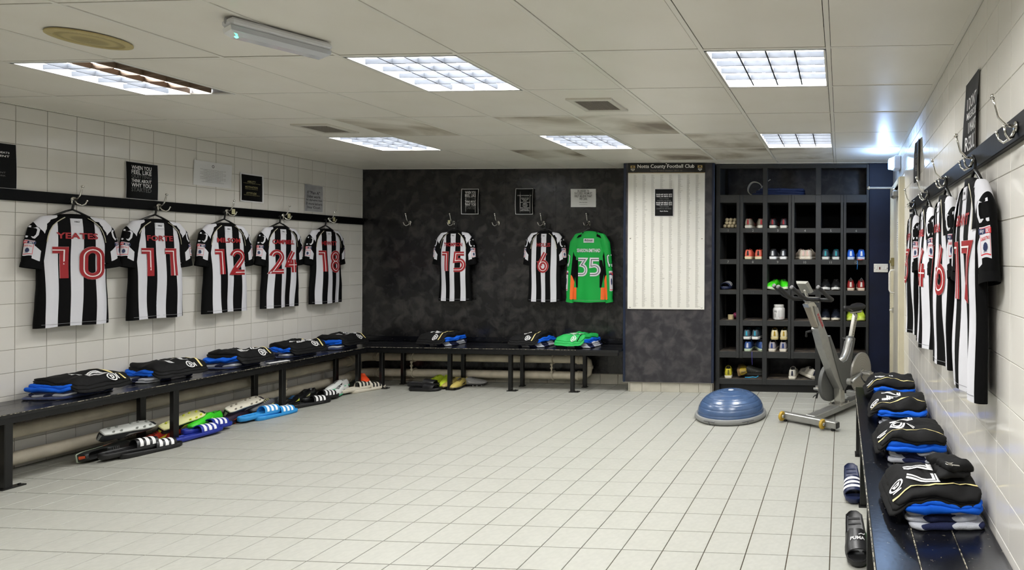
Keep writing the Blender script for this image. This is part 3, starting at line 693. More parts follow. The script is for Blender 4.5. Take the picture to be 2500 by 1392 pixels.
poster('black ABILITY MOTIVATION ATTITUDE poster with white borders', (LXP, 4.915, 2.022), PI/2, .207, .26, M_PBLK,
       [('ABILITY', .058, .075, .018, M_PGOLD), ('is what you are capable of doing', .042, .15, .009, M_PGOLD), ('MOTIVATION', .008, .11, .018, M_PGOLD), ('determines what you do', -.01, .11, .009, M_PGOLD), ('ATTITUDE', -.048, .09, .018, M_PGOLD), ('determines how well you do it', -.066, .14, .009, M_PGOLD)], .012)
poster('grey handwritten Plan A poster above shirt 18', (LXP, 5.53, 1.992), PI/2, .2, .275, mat('grey_photo_print', '9b9b9d', .4, var=.15, vscale=14),
       [('If "Plan A"', .058, .14, .032, M_PDK), ("Didnt work", .018, .15, .028, M_PDK), ('the alphabet has', -.02, .18, .026, M_PDK), ('25 more letters', -.055, .18, .026, M_PDK), ('Stay Cool.', -.095, .15, .03, M_PDK)], .003)
poster('white edged QUITTING poster on the dark wall above shirt 15', (-4.14, WB-.002, 2.018), 0, .2, .285, M_PBLK, QUIT(.2, .285), .006, .02)
poster('black ten things poster with bent corner above shirt 6', (-3.51, WB-.002, 2.018), 0, .2, .287, M_PBLK,
       [('10 THINGS THAT REQUIRE ZERO TALENT', .065, .16, .012, M_PTXT)] + [(s, .038-.0155*k, None, .009, M_PTXT) for k, s in enumerate(['BEING ON TIME', 'WORK ETHIC', 'EFFORT', 'BODY LANGUAGE', 'ENERGY', 'ATTITUDE', 'PASSION', 'BEING COACHABLE', 'DOING EXTRA', 'BEING PREPARED'])], .004, .03)
poster('white IN ORDER TO SUCCEED sheet on the dark wall above the green shirt', (-2.845, WB-.002, 2.056), 0, .285, .2, None,
       [('IN ORDER TO', .078, .13, .026, M_PDK), ('SUCCEED, WE MUST', .05, .2, .027, M_PDK), ('FIRST BELIEVE THAT', .02, .2, .027, M_PDK), ('WE CAN.', -.01, .09, .027, M_PDK), ('Nikos Kazantzakis', -.048, .09, .011, M_PDK), ('www.thefootballmind.com', -.072, .09, .006, M_PGREY)], .002, .02)
poster('black WHEN MY BODY GETS TIRED poster on the white board', (-1.832, 5.806, 1.972), 0, .2, .288, M_PBLK,
       [('WHEN MY BODY GETS', .083, .17, .016, M_PTXT), ('TIRED, MY MIND SAYS', .062, .17, .016, M_PTXT), ('THIS IS WHERE', .04, .1, .013, M_PGREY), ('WINNERS ARE MADE.', .02, .15, .013, M_PGREY), ('WHEN MY MIND GETS', -.002, .17, .016, M_PTXT), ('TIRED, MY HEART SAYS', -.023, .17, .016, M_PTXT), ('THIS IS WHERE', -.043, .1, .013, M_PGREY), ('CHAMPIONS ARE MADE.', -.063, .16, .013, M_PGREY), ('Baylor Barbee', -.09, .085, .013, M_PTXT)], .005, .006)
RXP = WR-.002
poster("black I DON'T MAKE EXCUSES I MAKE RESULTS poster on the right wall", (RXP, 2.345, 1.988), -PI/2, .23, .31, M_PBLK,
       [("I DON'T", .06, .16, .05, M_PTXT), ('MAKE EXCUSES', .01, .16, .03, M_PTXT), ('I MAKE', -.04, .13, .045, M_PTXT), ('RESULTS', -.105, .18, .06, M_PTXT)], .003, .02)
poster('black poster further along the right wall near the door', (RXP, 3.985, 2.08), -PI/2, .21, .29, M_PBLK,
       [('SUCCESS IS NOT', .05, .15, .03, M_PGREY), ('GIVEN IT IS', .01, .13, .03, M_PGREY), ('EARNED', -.04, .14, .04, M_PGREY)], .003, .02)
# ---------------------------------------------------------------- shirts on hangers
M_SW = mat('shirt_white', 'd0d0d6', .75, spec=.15, bump=.1, bscale=16); M_SB = mat('shirt_black', '070708', .75, spec=.1, bump=.1, bscale=16)
M_RED = mat('number_red', '93141b', .6); M_NW = mat('number_white', 'e6e2e0', .55); M_PIPING = mat('pale_piping', 'b9b39b', .6)
M_NAVYB = mat('badge_navy', '17254f', .5); M_BRED = mat('badge_red', 'c8242c', .5)
M_GREEN = mat('keeper_green', '0c9a3c', .6, spec=.3, bump=.1, bscale=16); M_ORANGE = mat('keeper_orange', 'e8641c', .65)
M_STRIPE = stripe_mat('black_white_stripes', .062); M_HANG = mat('black_hanger_plastic', '0a0a0b', .3)
def lerp_tab(tab, x):
    for (a, va), (b, vb) in zip(tab, tab[1:]):
        if a <= x <= b:
            k = (x-a)/(b-a); k = k*k*(3-2*k); return va+(vb-va)*k
    return tab[0][1] if x < tab[0][0] else tab[-1][1]
W_TAB = [(0, .07), (.012, .09), (.03, .135), (.05, .163), (.08, .178), (.13, .182), (.2, .178), (.3, .174), (.45, .176), (.6, .182), (.76, .188)]
T_TAB = [(0, .028), (.03, .032), (.08, .036), (.2, .044), (.4, .046), (.76, .044)]
def hanger(parent_loc, rz, label, drop=.012):
    t = thing('clothes_hanger', label, 'hanger', parent_loc, rz, 'black plastic hangers'); m = MB()
    for s in (-1, 1):
        m.tube([(0, .002, .05), (s*.035, .002, .034), (s*.075, .003, .01), (s*.155, .004, -.035)], [.0065, .007, .0075, .007], 8)
    m.tube([(-.09, .004, 0), (0, .004, -.004), (.09, .004, 0)], .005, 6); m.build('arms', M_HANG, t, True)
    m = MB(); m.tube([(0, .002, .048), (.004, .002, .066+drop*.5), (.006, 0, .082+drop), (.004, -.004, .096+drop), (-.008, -.006, .102+drop), (-.014, -.002, .092+drop)], [.006, .006, .0055, .005, .0045, .004], 8); m.build('hook', M_HANG, t, True)
    return t
def shirt(label, name, num, loc, rz, seed, kind='home', skew=0.0, yaw=0, stripe=None, nm_w=.2, flare=0, ph_amp=1.0):
    rnd = random.Random(seed); p1, p2, p3 = (rnd.uniform(0, 6.28) for _ in range(3)); keeper = kind == 'keeper'
    t = thing('goalkeeper_shirt' if keeper else 'football_shirt', label, 'shirt', loc, rz+yaw, 'shirts on hangers')
    W = lambda z: lerp_tab(W_TAB, -z)+flare*max(0, -z-.2); T = lambda z: lerp_tab(T_TAB, -z)
    def fold(x, z):
        a = max(0, min(1, (-z-.12)/.5))
        return ph_amp*a*(.012*math.sin(x*24+p1+z*1.5)+.006*math.sin(x*47+p2-z*3)) + .004*math.sin(z*13+p3+x*6)*min(1, -z*8)
    def front(x, z, e=0):
        w_ = W(z); s = min(.999, abs(x)/w_); c = s**1.25; sn = math.sqrt(max(0, 1-c*c))
        return (x, -T(z)*sn**.7+fold(x, z)-e, z)
    zs = [0, .006, .014, .026, .04, .056, .075]+[.1+.033*k for k in range(21)]
    n = 48; rings = []; uv = []
    for q in zs:
        z = -q*1.0; w_ = W(z); ring = []
        for k in range(n):
            th = 2*PI*k/n; c, s = math.cos(th), math.sin(th)
            x = w_*math.copysign(abs(c)**.8, c); hz = .008*math.sin(x*20+p1)*max(0, q-.7)/.06
            y = (-T(z)*abs(s)**.7 if s >= 0 else T(z)*.55*abs(s)**.7)+fold(x, z)*(1 if s >= 0 else .5)
            ring.append((x, y, z+hz*.3)); uv.append((x+skew*z*(1 if abs(z) > .1 else 0), z))
        rings.append(ring)
    m = MB(); m.loft(rings, True, False, 0, None, uv)
    body = m.build('body', M_GREEN if keeper else (stripe or M_STRIPE), t, True)
    m = MB()  # collar
    m.loft([[(lx*math.cos(2*PI*k/28), .0+ly*math.sin(2*PI*k/28)-.0, zz-.01*math.sin(2*PI*k/28)) for k in range(28)] for lx, ly, zz in ((.077, .033, -.024), (.074, .031, .006), (.068, .025, .008), (.068, .025, -.018))], True, False)
    m.build('collar', M_GREEN if keeper else M_SB, t, True)
    # sleeves
    if keeper: PTH = [(0, .075, -.02, .026), (.1, .135, -.05, .045), (.22, .168, -.12, .056), (.4, .186, -.26, .055), (.65, .205, -.46, .05), (.9, .212, -.64, .045), (1, .214, -.73, .04)]
    else: PTH = [(0, .07, -.016, .024), (.18, .13, -.045, .045), (.38, .16, -.10, .055), (.6, .175, -.18, .056), (.82, .184, -.26, .055), (1, .189, -.325, .054)]
    col = lambda k: [(p[0], p[k]) for p in PTH]
    C = lambda u, k: lerp_tab(col(k), u)
    for sg in (-1, 1):
        dr = rnd.uniform(-.006, .006); sw = rnd.uniform(-.012, .012)
        def S(u, phi, e=0):
            x, z, r = C(u, 1), C(u, 2), C(u, 3)+e
            dx, dz = C(min(1, u+.03), 1)-C(max(0, u-.03), 1), C(min(1, u+.03), 2)-C(max(0, u-.03), 2); L = math.hypot(dx, dz) or 1
            nx, nz = -dz/L, dx/L
            cf = max(-1, min(1, math.cos(phi))); yy = -.6*r*cf + sw*u
            return (sg*(x+dr*u + nx*r*math.sin(phi)), yy-.004, z+nz*r*math.sin(phi) + .003*math.sin(phi*5+u*9+p1)*u)
        m = MB(); NU, NV = 30, 36
        m.grid(lambda a, b: S(max(0, min(1, a-.15*math.sin(2*PI*b)*4*a*(1-a))), 2*PI*b), NU, NV)
        mats_ = [M_SW, M_SB]
        idx = []
        for i in range(NU):
            for j in range(NV):
                u, ph = (i+.5)/NU, 2*PI*(j+.5)/NV; inner = math.sin(ph) < -.2
                if keeper: idx.append(0 if not inner else (1 if .3 < u < .62 else (2 if u >= .62 else 0)))
                else:
                    d = u
                    idx.append(0 if (d < .42 and not (inner and u > .2)) or (.72 < u < .93 and -.6 < math.cos(ph) and math.sin(ph) < .5 and not inner) else 1)
        m.m = idx
        if keeper: mats_ = [M_GREEN, M_SB, M_ORANGE]
        sl = m.build('sleeve', mats_, t, True)
        m = MB(); rc = PTH[-1][3]+.003; x0, z0 = PTH[-1][1]+dr, PTH[-1][2]
        def CF(a, b):
            ph = 2*PI*b; hh = -.034*a
            return (sg*(x0+.006*a + rc*math.sin(ph)*.97), -.004+sw-.6*rc*math.cos(ph), z0+hh+(.012*math.sin(ph)*sg*0) - .018*math.sin(ph)*0 + C(1, 2)*0 + (.19*rc*math.sin(ph)))
        m.grid(CF, 2, 20); m.grid(lambda a, b: (lambda p: (p[0]*.995, p[1]*.9, p[2]))(CF(1-a, b)), 2, 20); m.build('cuff', M_GREEN if keeper else M_SB, sl, True)
        # league badge and logo on the outer face
        ph0 = .95
        def D(a, q, e=.0016): return S(q, ph0+a/.055, e)
        m = MB()
        m.grid(lambda a, b: D((a-.5)*.056, .58+.3*b), 6, 4, 0); m.grid(lambda a, b: D((a-.5)*.05, .6+.26*b, .0022), 6, 4, 1); m.grid(lambda a, b: D((a-.5)*.046, .612+.236*b, .0027), 6, 4, 0)
        m.grid(lambda a, b: D((a-.5)*.062-.002, .615+.055*b, .0034), 6, 2, 2); m.grid(lambda a, b: D(.004+(a)*.026, .615+.055*b, .004), 4, 2, 1)
        if not keeper:
            tf = lambda e: (lambda X, Z: D(X*sg*1.0, .7-Z/.28, e))
            text(m, 'sky', -.014*1, .0155, .022, .012, tf(.0045), 0); text(m, 'BET', .016, .0155, .02, .011, tf(.0048), 0); text(m, 'LEAGUE TWO', 0, .0, .04, .006, tf(.0045), 1); text(m, 'EFL', 0, -.031, .018, .008, tf(.0045), 2)
        m.add([D(.011*math.cos(k*PI/5), .76+.036*math.sin(k*PI/5), .0042) for k in range(10)], [list(range(10))], 2)
        m.build('league_badge', [M_SW, M_BRED, M_NAVYB], sl)
        m = MB(); cpts = [(.022, .03), (-.018, .03), (-.026, .015), (-.026, -.015), (-.018, -.03), (.022, -.03)]
        lg = lambda X, Y, e: D(X*1.15, .45-Y*2.5, e)
        m.ribbon(cpts, .017, lambda X, Y: lg(X, Y, .0028), 0); m.ribbon(cpts, .010, lambda X, Y: lg(X, Y, .0036), 1); m.build('sponsor_mark', [M_SB, M_SW], sl)
    # raglan band and piping
    for sg in (-1, 1):
        rag = [(sg*x, z) for x, z in ((.071, -.004), (.09, -.018), (.112, -.038), (.133, -.065), (.147, -.1), (.156, -.14), (.16, -.175))]
        m = MB()
        if not keeper:
            m.ribbon(rag, .026, lambda X, Z: front(X, Z, .008), 0); m.ribbon([(x-sg*.014, z-.004) for x, z in rag], .0045, lambda X, Z: front(X, Z, .0092), 1)
            m.build('raglan_seam', [M_SB, M_PIPING], t)
        else:
            m.grid(lambda a, b: front(sg*(.085+.05*a), -.012-.03*b-.02*a, .008), 5, 3); m.build('shoulder_patch', M_SB, t)
            m = MB(); m.grid(lambda a, b: front(sg*(.12+.05*a*(1-abs(b-.4))), -.3-.3*b, .003), 4, 10); m.build('side_panel', M_SB, t)
            m = MB(); m.grid(lambda a, b: front(sg*(.135+.04*a), -.6-.13*b, .004), 4, 6); m.build('side_panel', M_ORANGE, t)
    # neck tag, name, number
    m = MB()
    if not keeper:
        m.grid(lambda a, b: front((a-.5)*.058, -.014-.045*b, .003), 4, 4, 0); text(m, '1862', 0, -.036, .026, .011, lambda X, Z: front(X, Z, .0042), 1); m.build('neck_tag', [M_SW, M_SB], t)
        m = MB(); text(m, name, 0, -.135, nm_w, .043, lambda X, Z: front(X, Z, .0045), 0, .03); m.build('name_letters', M_RED, t)
        m = MB(); number(m, num, .0, -.325, .215, lambda X, Z, e: front(X, Z, e), [(.213, 1, .003), (.206, 0, .0042), (.032, 1, .0056)], .74, .95)
        m.grid(lambda a, b: front((a-.5)*.0+.001*a, -.4-.001*b, .003), 1, 1, 0)
        m.build('number', [M_RED, M_NW], t)
    else:
        m.grid(lambda a, b: front((a-.5)*.115, -.065-.045*b, .004), 6, 3, 0); text(m, 'Bidvest', 0, -.083, .09, .022, lambda X, Z: front(X, Z, .0055), 1, .02); text(m, 'Foodservice', .008, -.102, .065, .006, lambda X, Z: front(X, Z, .0055), 1); m.build('sponsor_patch', [M_SW, M_SB], t)
        m = MB(); text(m, name, 0, -.195, nm_w, .04, lambda X, Z: front(X, Z, .006), 0, .03); m.build('name_letters', M_SW, t)
        m = MB(); number(m, num, 0, -.375, .195, lambda X, Z, e: front(X, Z, e), [(.2, 0, .005), (.03, 1, .0065)], .74, .98); m.build('number', [M_SW, M_SB], t)
    m = MB(); m.grid(lambda a, b: front((a-.5)*.34, -.738-.002*b, .0015), 24, 1); m.build('hem_stitch', mat('grey_stitch', '8c8c90', .8), t)
    return t
M_STR2 = stripe_mat('black_white_stripes_narrow', .056); M_STR3 = stripe_mat('black_white_stripes_offset', .058, shift=.058)
NZ = 1.67; OFF = .048
lw = [('YEATES', '10', 3.668, .0, .21), ('FORTE', '11', 4.15, .02, .17), ('MILSOM', '12', 4.65, .03, .2), ('CAMPBELL', '24', 5.14, -.02, .22), ('HEWITT', '18', 5.625, .0, .18)]
NTH = ['ten, nearest the camera', 'eleven, second', 'twelve, middle one', 'twenty-four, fourth', 'eighteen, nearest the corner']; NW_ = ['ten', 'eleven', 'twelve', 'twenty-four', 'eighteen']
for k, (nm, num, y, sk, w_) in enumerate(lw):
    s = shirt(f'black and white striped shirt numbered {NTH[k]} on the left wall', nm, num, (WL+OFF, y, NZ), PI/2, 11+k, 'home', sk, [-.05, .02, .08, .05, .04][k], [M_STRIPE, M_STRIPE, M_STRIPE, M_STR2, M_STR2][k], w_)
    hanger((WL+OFF, y, NZ), PI/2, f'black plastic hanger inside the striped shirt numbered {NW_[k]}')
for nm, num, x, w_, wd in (('THOMPSON', '15', -4.285, .21, 'fifteen'), ('HOLLIS', '6', -3.252, .155, 'six')):
    shirt(f'black and white striped shirt numbered {wd} on the dark back wall', nm, num, (x, WB-OFF, NZ), 0, 31+int(num), 'home', 0, .0, M_STR2, w_)
    hanger((x, WB-OFF, NZ), 0, f'black plastic hanger inside the striped shirt numbered {wd}')
shirt('green long sleeved goalkeeper shirt numbered thirty-five on the dark wall', 'SEARSON-SMITHAD', '35', (-2.745, WB-OFF, NZ), 0, 77, 'keeper', nm_w=.26, ph_amp=.7)
hanger((-2.745, WB-OFF, NZ), 0, 'black hanger inside the green goalkeeper shirt')
RT = ['nearest the camera', 'second from the camera', 'third from the camera', 'nearest the door']
for k, (nm, num, y) in enumerate((('GRANT', '17', 2.115), ('BOLA', '16', 2.675), ('CAMPBELL', '14', 3.215), ('DUFFY', '3', 3.80))):
    shirt(f'black and white striped shirt on the right wall, {RT[k]}', nm, num, (WR-OFF, y, NZ+.01), -PI/2, 51+k, 'home', .02, 0, M_STRIPE, .19)
    hanger((WR-OFF, y, NZ+.01), -PI/2, f'black hanger on the right wall rail, {RT[k]}', .002)
# ---------------------------------------------------------------- folded kit on the benches
M_KIT = mat('black_shorts_cloth', '0f0f10', .75, spec=.2, bump=.3, bscale=24); M_BLUE = mat('royal_blue_cloth', '0b57c9', .75, spec=.2, bump=.3, bscale=20)
M_KGREEN = mat('green_shorts_cloth', '15a34a', .65, bump=.25, bscale=22); M_YPIPE = mat('pale_yellow_piping', 'e0cf8c', .6); M_KWHITE = mat('kit_white_print', 'e2e2e2', .55)
def towel_mat():
    mm = mat('navy_grey_towel', '8e93a6', .95, bump=.6, bscale=420); nt = mm.node_tree; b = nt.nodes['Principled BSDF']; L = nt.links.new
    tc = nt.nodes.new('ShaderNodeTexCoord'); w_ = nt.nodes.new('ShaderNodeTexWave'); w_.inputs['Scale'].default_value = 3.6; w_.inputs['Distortion'].default_value = 2.5; w_.bands_direction = 'DIAGONAL'
    L(tc.outputs['Object'], w_.inputs['Vector']); r = nt.nodes.new('ShaderNodeValToRGB'); r.color_ramp.interpolation = 'CONSTANT'; e = r.color_ramp.elements
    e[0].position = 0; e[0].color = lin('141d44'); e[1].position = .42; e[1].color = lin('bcbfc8'); L(w_.outputs['Color'], r.inputs[0]); L(r.outputs[0], b.inputs['Base Color']); return mm
M_TOWEL = towel_mat(); M_NAVYT = mat('navy_towel', '1d2c58', .9, bump=.5, bscale=300, sheen=.3)
def outline(th, a, b, p=5.0, sk=0):
    c, s = math.cos(th), math.sin(th); r = (abs(c/a)**p+abs(s/b)**p)**(-1/p); x, y = r*c, r*s; return x+sk*y, y
def pillow(w_, d, t, zb, seed, amp=.006, droop=0, sk=0, cx=0, cy=0, ph=4.0):
    """soft folded layer; returns (MB, top height function)"""
    a, b = w_/2, d/2
    def nz(x, y, k=0): return noise.noise(Vector((x*ph*2+seed*3.1, y*ph*2, seed+k)))*amp + noise.noise(Vector((x*ph*5+seed, y*ph*5, seed*2+k)))*amp*.45
    def edge(x, y): return max(abs(x)/a, abs(y)/b)
    def top(x, y):
        lx, ly = x-cx, y-cy; e = min(1.1, edge(lx, ly)); return zb(x, y)+t*(1-.0*e)+nz(lx, ly)-droop*max(0, e-.55)**2*2
    m = MB(); n = 56; rings = []
    for ins, f in ((.005, 0.0), (.0008, .25), (0, .5), (.001, .78), (.004, .95), (.010, 1), (.03, 1), (.055, 1), (.08, 1), (.105, 1), (.13, 1), (.15, 1)):
        ring = []
        for k in range(n):
            th = 2*PI*k/n; x, y = outline(th, max(.01, a-ins+nz(math.cos(th), math.sin(th), 5)*.8), max(.01, b-ins+nz(math.sin(th), math.cos(th), 9)*.8), 9, sk); x += cx; y += cy
            zz0 = zb(x, y) - droop*max(0, min(1.1, edge(x-cx, y-cy))-.55)**2*2; zt = top(x, y)
            ring.append((x, y, max(.0005, zz0+(zt-zz0)*f)))
        rings.append(ring)
    m.loft(rings, True, True); return m, top
flat0 = lambda x, y: 0.0
def pile(place, loc, rz, num, seed, side, keeper=False, towel=True, navy=False):
    """towel, blue shirt and shorts; side: where the lower layers peek out along local x"""
    rnd = random.Random(seed); z0 = loc[2]; ox, oy = side
    def at(dx, dy): c, s = math.cos(rz), math.sin(rz); return (loc[0]+dx*c-dy*s, loc[1]+dx*s+dy*c, z0)
    top = flat0
    if towel:
        t = thing('folded_towel', f'folded navy and grey towel under the kit {place}', 'towel', at(0, 0), rz, 'folded towels on the benches')
        for k in range(3):
            m, top = pillow(.30-.02*k, .27-.01*k, .0185, top, seed+k, .011, .0, rnd.uniform(-.06, .06), ox+rnd.uniform(-.012, .012), oy+rnd.uniform(-.015, .01)); smooth_by_angle(m.build('fold', M_NAVYT if (navy and k != 1) else M_TOWEL, t), 60)
    t = thing('folded_shirt', f'folded royal blue shirt between towel and shorts {place}', 'folded shirt', at(0, 0), rz, 'folded blue shirts on the benches')
    for k in range(2):
        m, top = pillow(.31, .285, .02, top, seed+20+k, .012, .012, rnd.uniform(-.05, .05), ox*.7+rnd.uniform(-.01, .01), oy*.6, 5); smooth_by_angle(m.build('fold', M_BLUE, t), 60)
    mk = M_KGREEN if keeper else M_KIT; ink = M_KWHITE
    cn = 'green' if keeper else 'black'
    t = thing('folded_shorts', f'folded {cn} shorts topping the kit {place}', 'shorts', at(0, 0), rz, 'folded shorts on the benches')
    def sm(q): q = max(0, min(1, q)); return q*q*(3-2*q)
    base = lambda x, y: top(x, y)*(.12+.88*sm((y+.215)/.12))*(1-.3*sm((abs(x)-.14)/.05)) + .003
    t1 = base
    for k in range(3):
        m, t1 = pillow(.335-.006*k+rnd.uniform(-.006, .006), .335-.012*k, .0125, t1, seed+40+k, .0055, .003, .05, rnd.uniform(-.006, .006), -.015+.006*k, 3.4); smooth_by_angle(m.build(('lower_leg', 'middle_fold', 'upper_leg')[k], mk, t), 50)
    t2 = t1
    F = lambda x, y, e=0: (x, y, t2(x, y)+.0023+e)
    m = MB(); P = [(.105, -.165+.31*k/14) for k in range(15)]; m.ribbon(P, .011, lambda x, y: F(x, y, .001), 0); m.build('piping', M_SB if keeper else M_YPIPE, t)
    m = MB(); number(m, num, .0, -.045, .115, lambda x, y, e: F(x, y, e), [(.19, 0, .0004), (.03, 1, .0012)], .74); m.build('number', [ink, mk], t)
    m = MB(); ring = [(.045+.02*math.cos(a)*1.1, -.142+.022*math.sin(a)) for a in [q*PI/6 for q in range(12)]]; m.ribbon(ring, .006, lambda x, y: F(x, y, .001), 0, True); m.ribbon([(.04, -.152), (.04, -.132), (.052, -.136), (.052, -.148)], .006, lambda x, y: F(x, y, .0012), 0, True); m.ribbon([(.075, -.158), (.075, -.128)], .006, lambda x, y: F(x, y, .001), 0); m.build('badge', ink, t)
    return t2
BZ = .4512
LP = ['below shirt ten', 'below shirt eleven', 'below shirt twelve', 'below shirt twenty-four', 'in the left corner']
for k, (y, num) in enumerate(((3.62, '10'), (4.12, '11'), (4.65, '12'), (5.17, '24'), (5.66, '18'))):
    pile(LP[k], (WL+.2, y, BZ), PI/2+.1*(-1)**k, num, 100+k*7, (-.055, .02), navy=k in (0, 2, 3, 4))
for x, num, pl in ((-4.31, '15', 'below shirt fifteen'), (-3.30, '6', 'below shirt six')):
    pile(pl, (x, WB-.225, BZ), -.1, num, 160+int(num), (.05, .02))
pile('below the goalkeeper shirt', (-2.80, WB-.225, BZ), -.15, '35', 190, (.06, .02), keeper=True)
RP = ['at the near end of the right bench', 'second on the right bench', 'third on the right bench', 'at the far end of the right bench']
tops = []
for k, (y, num) in enumerate(((2.19, '17'), (2.83, '16'), (3.42, '14'), (3.97, '3'))):
    tops.append(pile(RP[k], (WR-.188, y, BZ), -PI/2+[.08, .0, -.04, .02][k], num, 210+k*9, (.025, .02)))
# black pouch with keys on the nearest pile
t = thing('black_pouch', 'crumpled black fabric pouch on the nearest kit pile', 'pouch', (WR-.115, 2.2, BZ+.148), .25)
m, _ = pillow(.13, .17, .022, flat0, 301, .012, .02, .2, 0, 0, 7); smooth_by_angle(m.build('flap', M_KIT, t), 60)
m, _ = pillow(.11, .15, .025, lambda x, y: .02, 302, .012, .02, -.2, .0, .0, 7); smooth_by_angle(m.build('bag', M_KIT, t), 60)
t = thing('keys', 'small bunch of silver keys on the black pouch', 'keys', (WR-.13, 2.10, BZ+.2), .4)
for k in range(3):
    m = MB(); m.lathe([(.008, 0), (.008, .002)], 10, 0, Matrix.Translation((0, .004*k, .003*k))); m.box((.02, .004*k, .003*k+.001), (.03, .006, .002)); o = m.build('key', M_CHROME, t); o.rotation_euler = (0, .2, .7*k)
m = MB(); m.tube([(.01*math.cos(a)-.012, .01*math.sin(a), .006) for a in [q*PI/6 for q in range(13)]], .0012, 6); m.build('key_ring', M_CHROME, t, True)
o = MB().box((0, 0, 0), (.05, .16, .006), ch=.002).build('shin_sock', mat('white_ribbed_cloth', 'cfcfcf', .9, bump=.4, bscale=90), None, False, (WL+.40, 4.79, BZ+.004), (0, 0, -.25)); tag(o, 'flat white ribbed cloth lying on the left bench edge', 'cloth')

# ---------------------------------------------------------------- footwear
WT = [(0, .024), (.03, .031), (.12, .036), (.3, .036), (.5, .038), (.7, .045), (.85, .043), (.95, .031), (1, .016)]
HT = [(0, .062), (.04, .07), (.15, .066), (.28, .06), (.4, .078), (.5, .07), (.65, .055), (.82, .045), (.95, .034), (1, .022)]
OT = [(0, 0), (.03, .0), (.08, 1), (.33, 1), (.43, 0), (1, 0)]
CMAT = {}
def cm(c, rough=.5):
    if (c, rough) not in CMAT: CMAT[(c, rough)] = mat(f'shoe_{c}_{int(rough*100)}', c, rough, bump=.08, bscale=120)
    return CMAT[(c, rough)]
SHOE_MESH = {}
def shoe(name, label, loc, rot, upper, sole, accent, lace, group, kind='trainer', L=.285, lining='141414', loop=None, shiny=.5, hs=1.0):
    t = thing(name, label, 'boot' if kind == 'boot' else 'shoe', loc, rot, group); t.scale = (1.06,)*3
    ts = .026 if kind == 'trainer' else .011; z0 = ts if kind == 'trainer' else ts+.012
    hsc = hs*(1 if kind == 'trainer' else .88); wsc = 1 if kind == 'trainer' else .9
    def sec(u, e=0):
        w_, h, o = lerp_tab(WT, u)*wsc+e, lerp_tab(HT, u)*hsc+e, lerp_tab(OT, u); x = (u-.5)*L
        half = [(w_*.92, 0), (w_*1.02, .2*h), (w_*1.0, .5*h), (w_*(.8+.08*o), .8*h), (w_*(.5+.26*o), h), (w_*(.3+.3*o), h*(1.02-.12*o)), (w_*(.16+.3*o), h*(1.03-.5*o))]
        top_ = (0, h*(1.05-.8*o))
        return [(x, -a, z0+b-.004) for a, b in half]+[(x, 0, z0+top_[1]-.004)]+[(x, a, z0+b-.004) for a, b in reversed(half)]
    us = [0, .015, .04, .07, .1, .16, .22, .28, .33, .37, .4, .44, .5, .57, .65, .73, .81, .88, .94, .98, 1]
    key = (kind, L, hs)
    if key not in SHOE_MESH:
        m = MB(); m.loft([sec(u) for u in us], True, True)
        m.m = [0]*len(m.f)
        for fi, f in enumerate(m.f[:-2]):
            i, j = divmod(fi, 15); u = us[i]
            if .06 < u < .4 and 5 <= j <= 8: m.m[fi] = 1
        SHOE_MESH[key] = m
    m = SHOE_MESH[key]; up = smooth_by_angle(m.build('upper', [cm(upper, shiny), cm(lining, .8)], t), 55)
    m = MB(); out = [((u-.5)*L*1.02, (lerp_tab(WT, u)*wsc+.003)) for u in us]; pol = [(x, -y) for x, y in out]+[(x, y) for x, y in reversed(out)]
    toe = lambda x: .012*max(0, (x/(L/2))-.55)**2*4
    zlo = 0 if kind == 'trainer' else .012
    m.loft([[(x*.985, y*.95, zlo+toe(x)) for x, y in pol], [(x, y, zlo+ts*.35+toe(x)) for x, y in pol], [(x, y, zlo+ts*.8+toe(x)*.7) for x, y in pol], [(x*.985, y*.93, zlo+ts+toe(x)*.7) for x, y in pol]]); so = smooth_by_angle(m.build('sole', cm(sole), t), 50)
    if kind == 'boot':
        for sx, sy in ((-.1, -.02), (-.1, .02), (-.06, -.022), (-.06, .022), (.02, -.028), (.02, .028), (.06, -.03), (.06, .03), (.1, -.02), (.1, .02)):
            m = MB(); m.cyl((sx, sy, 0), (sx, sy, .014), .0045, 8, r1=.007); m.build('stud', cm(accent), so)
    for s in (-1, 1):   # side flash
        m = MB()
        for k in range(3 if kind == 'trainer' else 1):
            u0 = .5+.07*k if kind == 'trainer' else .45
            def fl(a, b):
                u = u0+(.028 if kind == 'trainer' else .26)*a-.05*b; w_, h = lerp_tab(WT, u)*wsc, lerp_tab(HT, u)*hsc; hz = (.18+.5*b) if kind == 'trainer' else (.25+.3*b*(1-a)+.12*a)
                return ((u-.5)*L, s*(w_*1.01+.0022 - (.1*w_ if hz > .6 else 0)), z0-.004+hz*h)
            m.grid(fl, 3, 4)
        m.build('side_flash', cm(accent), up)
    m = MB(); m.grid(lambda a, b: (-L/2-.0035+.012*abs(a-.5)**2*4, (a-.5)*(.042-.014*b), z0+.01+.046*b*hsc), 6, 3); m.build('heel_tab', cm(accent), up)
    m = MB()
    for k in range(4):
        u = .47+.05*k; w_, h = lerp_tab(WT, u)*wsc, lerp_tab(HT, u)*hsc; x = (u-.5)*L
        m.tube([(x-.006, -w_*.5, z0+h*.98), (x, 0, z0+h*1.07+.001), (x+.006, w_*.5, z0+h*.98)], .0022, 5)
    m.build('laces', cm(lace), up, True)
    m = MB(); m.grid(lambda a, b: ((.4+.035*b-.5)*L-.012*(1-b), (a-.5)*.045, z0+.03*0+lerp_tab(HT, .42)*hsc*(.78+.2*(1-b))), 5, 4); m.build('tongue', cm(accent if kind == 'trainer' else upper), up, True)
